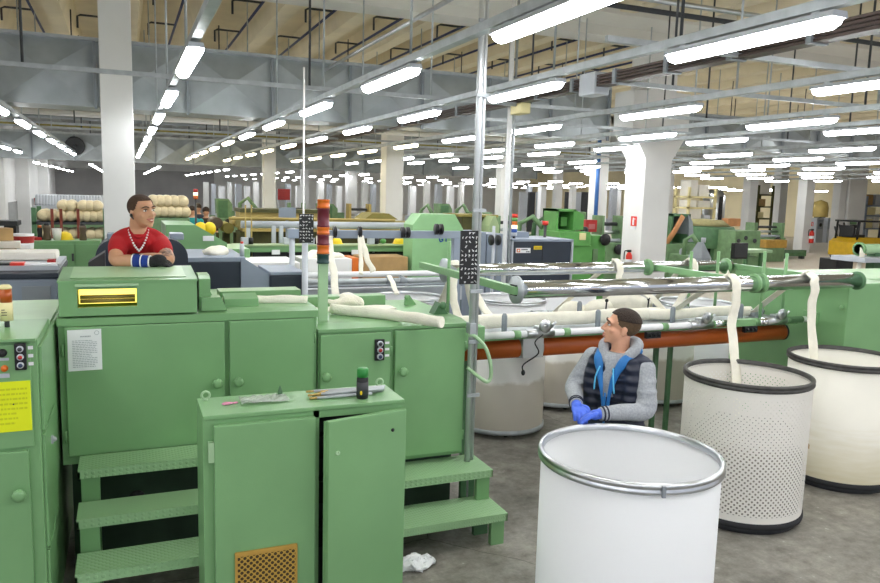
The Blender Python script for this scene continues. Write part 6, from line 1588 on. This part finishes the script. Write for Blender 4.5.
# ---- right: machine shop corner
Ym = 17.5
q = bx(668, 696, 244, 257, Ym, 1, 0); t = thing('belt_machine', 'olive green machine with slanting orange belt right of the flared column', 'machine', cx(q))
MB().box(q[0], q[1], Ym, Ym+1, 0, q[5], .01).build('base', 'green_grime', t)
w = bx(671, 690, 214, 242, Ym+.2, .7); MB().box(w[0], w[1], Ym+.85, Ym+.9, q[5], w[5]).build('housing_back', 'olive_dark', t)
for a in (w[0], w[1]-.07): MB().box(a, a+.07, Ym+.2, Ym+.9, q[5], w[5]).build('housing_side', 'green_deep', t)
MB().box(w[0], w[1], Ym+.2, Ym+.9, w[5]-.07, w[5]).build('housing_top', 'green_deep', t)
g = [at(*p, Ym+.1) for p in ((690, 215), (694, 222), (695, 242), (690, 242))]; MB().prism([(p.x, p.z) for p in g], 'y', Ym+.15, Ym+.95).build('curved_guard', 'grey_paint', t)
a, c = at(683, 216, Ym+.12), at(666, 244, Ym+.12); MB().tube([a, a.lerp(c, .5)+V((.03, 0, 0)), c], .09, 8, flat=.4).build('slanting_belt', 'wood_orange', t)
MB().box(q[0]+.1, q[1]-.3, Ym-.02, Ym, .25, q[5]-.15).build('panel', 'green_grime', t)
textile_machine(661, 672, 222, 243, 21, 'green_bright', 'bright green cabinet machine beside the flared column', 'low', 16)
Yr = 21.; q = bx(700, 748, 226, 258, Yr, 2, 0); xm = (q[0]+q[1])/2; rr_ = (q[1]-q[0])/2
t = thing('round_mixer', 'large round olive mixing machine beyond the aisle at right', 'machine', (xm, Yr+rr_, 0))
mb = MB(); mb.lathe([(rr_*.98, .7), (rr_, .75), (rr_, q[5]*.92), (rr_*.96, q[5]*.96), (.01, q[5]*1.0)], (xm, Yr+rr_, 0), 40); mb.build('tub', 'green_deep', t)
mb = MB(); mb.lathe([(.01, q[5]), (rr_*.85, q[5]*.98), (rr_*.6, q[5]+.18), (.01, q[5]+.22)], (xm, Yr+rr_, 0), 32); mb.build('lid', mat('khaki', '#9b9468', .7, var=.15), t)
for k in range(6):
    a = k*PI/3+.3; x, y = xm+(rr_-.25)*math.cos(a), Yr+rr_+(rr_-.25)*math.sin(a); MB().box(x-.09, x+.09, y-.09, y+.09, 0, .75).build('leg', 'green_deep', t)
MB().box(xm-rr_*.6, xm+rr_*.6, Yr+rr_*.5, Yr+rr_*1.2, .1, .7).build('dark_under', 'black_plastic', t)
w = bx(735, 760, 231, 256, Yr-.8, 1, 0); MB().box(w[0], w[1], w[2], w[3], .0, w[5], .02).build('drive_housing', 'green_grime', t)
for px in (739, 746, 755): p = at(px, 238, Yr-.82); mb = MB(); mb.ball((p.x, Yr-.82, p.z-.1*(px % 2)), .08, 1, .6, 1, 10, 8); mb.build('cap', 'dark_grey', t)
for i, (px, lab) in enumerate(((729, 'left wooden crate on the round olive machine'), (735, 'right wooden crate on the round olive machine'))):
    p = at(px, 227, Yr+.6); o = MB().box(p.x-.18, p.x+.16, Yr+.5, Yr+.8, q[5]-.03, q[5]+.26, .01).build('wooden_crate', 'wood_orange', origin=(p.x, Yr+.65, q[5])); tag(o, lab, 'crate')
textile_machine(756, 786, 223, 248, 23, 'green_grime', 'sage green machine right of the round olive mixer', 'rollers', 17)
q = bx(766, 787, 240, 248, 22, .3, None); one('yellow_guard', q, 'mustard', 'yellow guard panel in front of the sage machine', 'guard')
q = bx(734, 748, 243, 259, 15.5, .12); t = thing('black_screen', 'black monitor on a green pedestal in the aisle', 'monitor', (cx(q)[0], 15.6, 0)); MB().box(*q, .02).build('screen_case', 'black_plastic', t); MB().box(q[0]+.03, q[1]-.03, q[2]-.005, q[2], q[4]+.05, q[5]-.03).build('screen', 'dark_grey', t)
MB().box((q[0]+q[1])/2-.1, (q[0]+q[1])/2+.1, 15.52, 15.7, 0, q[4]).build('pedestal', 'green_grime', t)
q = bx(746, 764, 250, 264, 15.8, .6, 0); t = thing('green_bench', 'low green work bench with pale top beside the black monitor', 'bench', cx(q)); MB().box(q[0], q[1]+.25, q[2]-.05, q[3], q[5]-.08, q[5]).build('top', 'green_paint_pale', t); MB().box(q[0]+.05, q[1]-.05, q[2]+.1, q[3]-.1, .25, q[5]-.2).build('drawer_box', 'green_grime', t); feet(t, (q[0], q[1], q[2], q[3], q[5]-.08, q[5]), 'green_deep')
q = bx(702, 712, 243, 257, 15.2, .5, 0); t = thing('grey_hopper', 'small grey tapered hopper in front of the round mixer', 'hopper', cx(q)); mb = MB(); mb.loft([[(q[0]+.1, 15.3, 0), (q[1]-.1, 15.3, 0), (q[1]-.1, 15.6, 0), (q[0]+.1, 15.6, 0)], [(q[0], 15.2, q[5]*.7), (q[1], 15.2, q[5]*.7), (q[1], 15.7, q[5]*.7), (q[0], 15.7, q[5]*.7)], [(q[0]+.15, 15.35, q[5]), (q[1]-.15, 15.35, q[5]), (q[1]-.15, 15.55, q[5]), (q[0]+.15, 15.55, q[5])]], smooth=False); mb.build('body', 'grey_paint', t); MB().cyl((q[0]+.25, 15.45, q[5]), (q[0]+.25, 15.45, q[5]+.12), .06, 10).build('spout', 'grey_light', t)
textile_machine(692, 704, 236, 258, 16.2, 'green_grime', 'small green stand machine left of the grey hopper', 'arm', 18)
# steel rails lying on the floor
for i in range(3):
    p0, p1 = at(766, 256, 24+i*.5), at(806, 256, 24+i*.5); t = thing('steel_beam', 'dark green steel beam on the floor of the aisle, %s' % ('nearest of three', 'middle of three', 'farthest of three')[i], 'beam', (p0.x, 24+i*.5, 0))
    MB().box(p0.x, p1.x, 24+i*.5, 24.2+i*.5, .12, .3).build('beam', 'green_deep', t)
    for f in (.1, .5, .9): x = p0.x+(p1.x-p0.x)*f; MB().box(x, x+.15, 24+i*.5, 24.2+i*.5, 0, .12).build('foot', 'dark_grey', t)
# storage racks with goods behind the columns
def rack(px0, px1, pys, Y, label, m, seed):
    rnd = random.Random(seed); x0, x1 = span(px0, px1, Y, 210); t = thing('storage_rack', label, 'rack', ((x0+x1)/2, Y+.5, 0)); zt = hz(px0, pys[0]-9, Y)
    for x in (x0, x1-.1):
        for y in (Y, Y+.9): MB().box(x, x+.1, y, y+.1, 0, zt).build('upright', m, t)
    for i, py in enumerate(pys):
        z = hz(px0, py, Y); MB().box(x0, x1, Y, Y+1, z-.08, z).build('shelf', m, t)
        x = x0+.15; k = 0
        while x < x1-.4:
            w = rnd.uniform(.35, .8); h = rnd.uniform(.3, .8)
            if x+w > x1-.12: break
            o = MB().box(x, x+w, Y+.1, Y+.8, z, z+h, .02).build('carton', rnd.choice(['cup_plastic', 'label_cream', 'cardboard', 'cup_plastic', 'grey_light']), origin=(x+w/2, Y+.45, z))
            tag(o, 'carton on the %s, %s from the left on the %s shelf' % (label.split(' behind')[0].split(' at')[0], ordw[k] if k else 'first', ('top', 'second', 'third')[i]), 'carton', 'cartons on the racks at far right'); x += w+rnd.uniform(.05, .2); k += 1
rack(688, 716, (196, 207, 222), 27, 'beige storage rack behind the belt machine', 'label_cream', 1)
rack(757, 773, (194, 206, 218), 31, 'brown storage rack behind the sage machine', 'olive_dark', 2)
rack(866, 885, (205, 215, 228), 29, 'grey blue storage rack at right edge behind the forklift', 'grey_machine', 3)
q = bx(716, 733, 190, 222, 27.5, .6, 0); t = thing('silver_silo', 'shiny silver cylindrical silo behind the round mixer', 'silo', cx(q)); mb = MB(); r_ = (q[1]-q[0])/2; mb.lathe([(r_, 0), (r_, q[5]-.3), (r_*.6, q[5]), (.01, q[5])], ((q[0]+q[1])/2, 28.2, 0), 24); mb.build('drum', 'steel', t); MB().box((q[0]+q[1])/2-.15, (q[0]+q[1])/2, 28.2-r_-.06, 28.2-r_+.02, 0, q[5]-.3).build('dark_strip', 'black_plastic', t)
q = bx(816, 836, 190, 247, 35, .3, 0); zt = q[5]; xm = (q[0]+q[1])/2
for i, (a, c) in enumerate(((816, 823), (827, 834))):
    w = bx(a, c, 218, 246, 34, .5, 0); t = thing('grey_locker', '%s of two grey metal lockers in the far right bay' % ('left one', 'right one')[i], 'locker', cx(w)); MB().box(w[0], w[1], 34, 34.5, 0, w[5], .01).build('body', 'grey_light', t); MB().box(w[0]+.1, w[1]-.1, 33.97, 34, w[5]*.55, w[5]*.92).build('door', 'grey_machine', t); mb = MB(); mb.ball(((w[0]+w[1])/2, 33.96, w[5]*.72), .12, 1, .4, 1, 10, 8); mb.build('dial', 'black_plastic', t)
q = bx(823, 834, 200, 214, 35, .8); t = thing('tan_tank', 'tan rounded tank above the grey lockers', 'tank', (cx(q)[0], 35.5, 0)); mb = MB(); r_ = (q[1]-q[0])/2; mb.lathe([(r_, q[4]-.2), (r_, q[5]-.5), (r_*.8, q[5]-.15), (.01, q[5])], ((q[0]+q[1])/2, 35.6, 0), 20); mb.build('drum', 'gold_tan', t); MB().box(q[0]+.2, q[1]-.2, 35.4, 35.8, 0, q[4]).build('stand', 'olive_dark', t)
t = thing('wall_panel_box', 'small grey control boxes on the white pier beside the forklift', 'switch box', (at(855, 222, 27.3).x, 27.2, 1.6))
for py0, py1, m in ((220.5, 224.5, 'green_grime'), (225, 228, 'dark_grey'), (229, 235, 'grey_paint')): w = bx(852.5, 857, py0, py1, 27.2, .15); MB().box(*w, .01).build('box', m, t)
column(*span(848, 865, 27.4, 210), 27.4, .7, 'white pier beside the forklift with small control boxes', ztop=5.1)
# forklift
Yf = 22.3
q = bx(853, 880, 236, 262, Yf, 1.8); t = thing('forklift', 'yellow forklift with black overhead guard at right edge', 'forklift', (cx(q)[0], Yf+.9, 0)); x0, x1 = q[0], q[1]; zf = hz(860, 238, Yf)
MB().prism([(x0, .25), (x0, zf*.8), (x0+.35, zf), (x1, zf), (x1, .25)], 'y', Yf, Yf+1.2).build('body', 'yellow_paint', t)
MB().box(x0+.3, x0+.9, Yf+.2, Yf+1.0, zf, zf+.12, .03).build('seat', 'black_plastic', t); MB().box(x0+.25, x0+.36, Yf+.25, Yf+.95, zf, zf+.5, .03).build('seat_back', 'black_plastic', t)
zg = hz(865, 226, Yf)+.15
for x, y in ((x0+.25, Yf+.05), (x0+.25, Yf+1.1), (x1-.1, Yf+.05), (x1-.1, Yf+1.1)): MB().tube([(x, y, zf*.9), (x+.05, y, zg)], .045, 8).build('guard_post', 'black_plastic', t)
MB().box(x0+.25, x1, Yf, Yf+1.2, zg, zg+.07).build('guard_roof', 'black_plastic', t)
for x in (x0+.4, x1-.3):
    for y in (Yf-.02, Yf+1.05): mb = MB(); mb.lathe([(.001, 0), (.28, 0), (.28, .17), (.001, .17)], (x, y, .28), 20, axis='y'); mb.build('wheel', 'rubber', t)
for i in range(3):
    p = at(842+i*3, 247, 26.8); t = thing('pallet_jack', 'dark hand tool leaning on the pier left of the forklift, %s' % ('leftmost', 'middle one', 'rightmost')[i], 'tool', (p.x, 26.8, 0)); MB().tube([(p.x, 26.8, .02), (p.x+.1*(i-1), 27.25, 1.3+.1*i)], .04, 8).build('handle', 'dark_grey', t); MB().box(p.x-.15, p.x+.15, 26.6, 26.9, 0, .12).build('head', 'grey_light', t)
q = bx(836, 853, 259, 276, 13.2, .5, 0); one('black_bin', q, 'black_plastic', 'black square bin on the floor left of the far right creel', 'bin', .02)
# next creel at far right
Yx = 8.3; p = at(862, 249, Yx)
t = thing('far_creel', 'green roller arm of another creel at the right edge', 'creel', (p.x, Yx, 0)); MB().cyl((p.x-.08, Yx, p.z), (p.x+2, Yx, p.z), .08, 16).build('roller', 'green_paint_pale', t); mb = MB(); mb.lathe([(.001, -.02), (.11, -.02), (.11, .02), (.001, .02)], (p.x-.06, Yx, p.z), 18, axis='x'); mb.build('end_disc', GP, t)
MB().box(p.x+.25, p.x+.4, Yx-.05, Yx+.1, 0, p.z-.05).build('post', 'green_deep', t); MB().box(p.x-.3, p.x+2, Yx-.3, Yx+.3, 1.55, 1.62).build('table', 'grey_light', t)
ribbon('sliver_ribbon', [at(*q_, y) for q_, y in (((857, 282), Yx-.2), ((859, 268), Yx-.15), ((862, 255), Yx-.1), ((864, 246), Yx), ((870, 252), Yx+.12), ((880, 264), Yx+.25))], .1, 'cream ribbon over the green roller at the right edge', seed=21)
# ================================================================== light and view
w = bpy.data.worlds.new('ambient_fill'); SC.world = w; w.use_nodes = True  # added ambient fill, entering through the open side behind the camera
bg = w.node_tree.nodes['Background']; bg.inputs['Color'].default_value = lin('#eef3ff'); bg.inputs['Strength'].default_value = .52
SC.view_settings.view_transform = 'Standard'; SC.view_settings.look = 'None'
SC.view_settings.exposure = .45; SC.view_settings.gamma = 1; SC.view_settings.use_curve_mapping = False
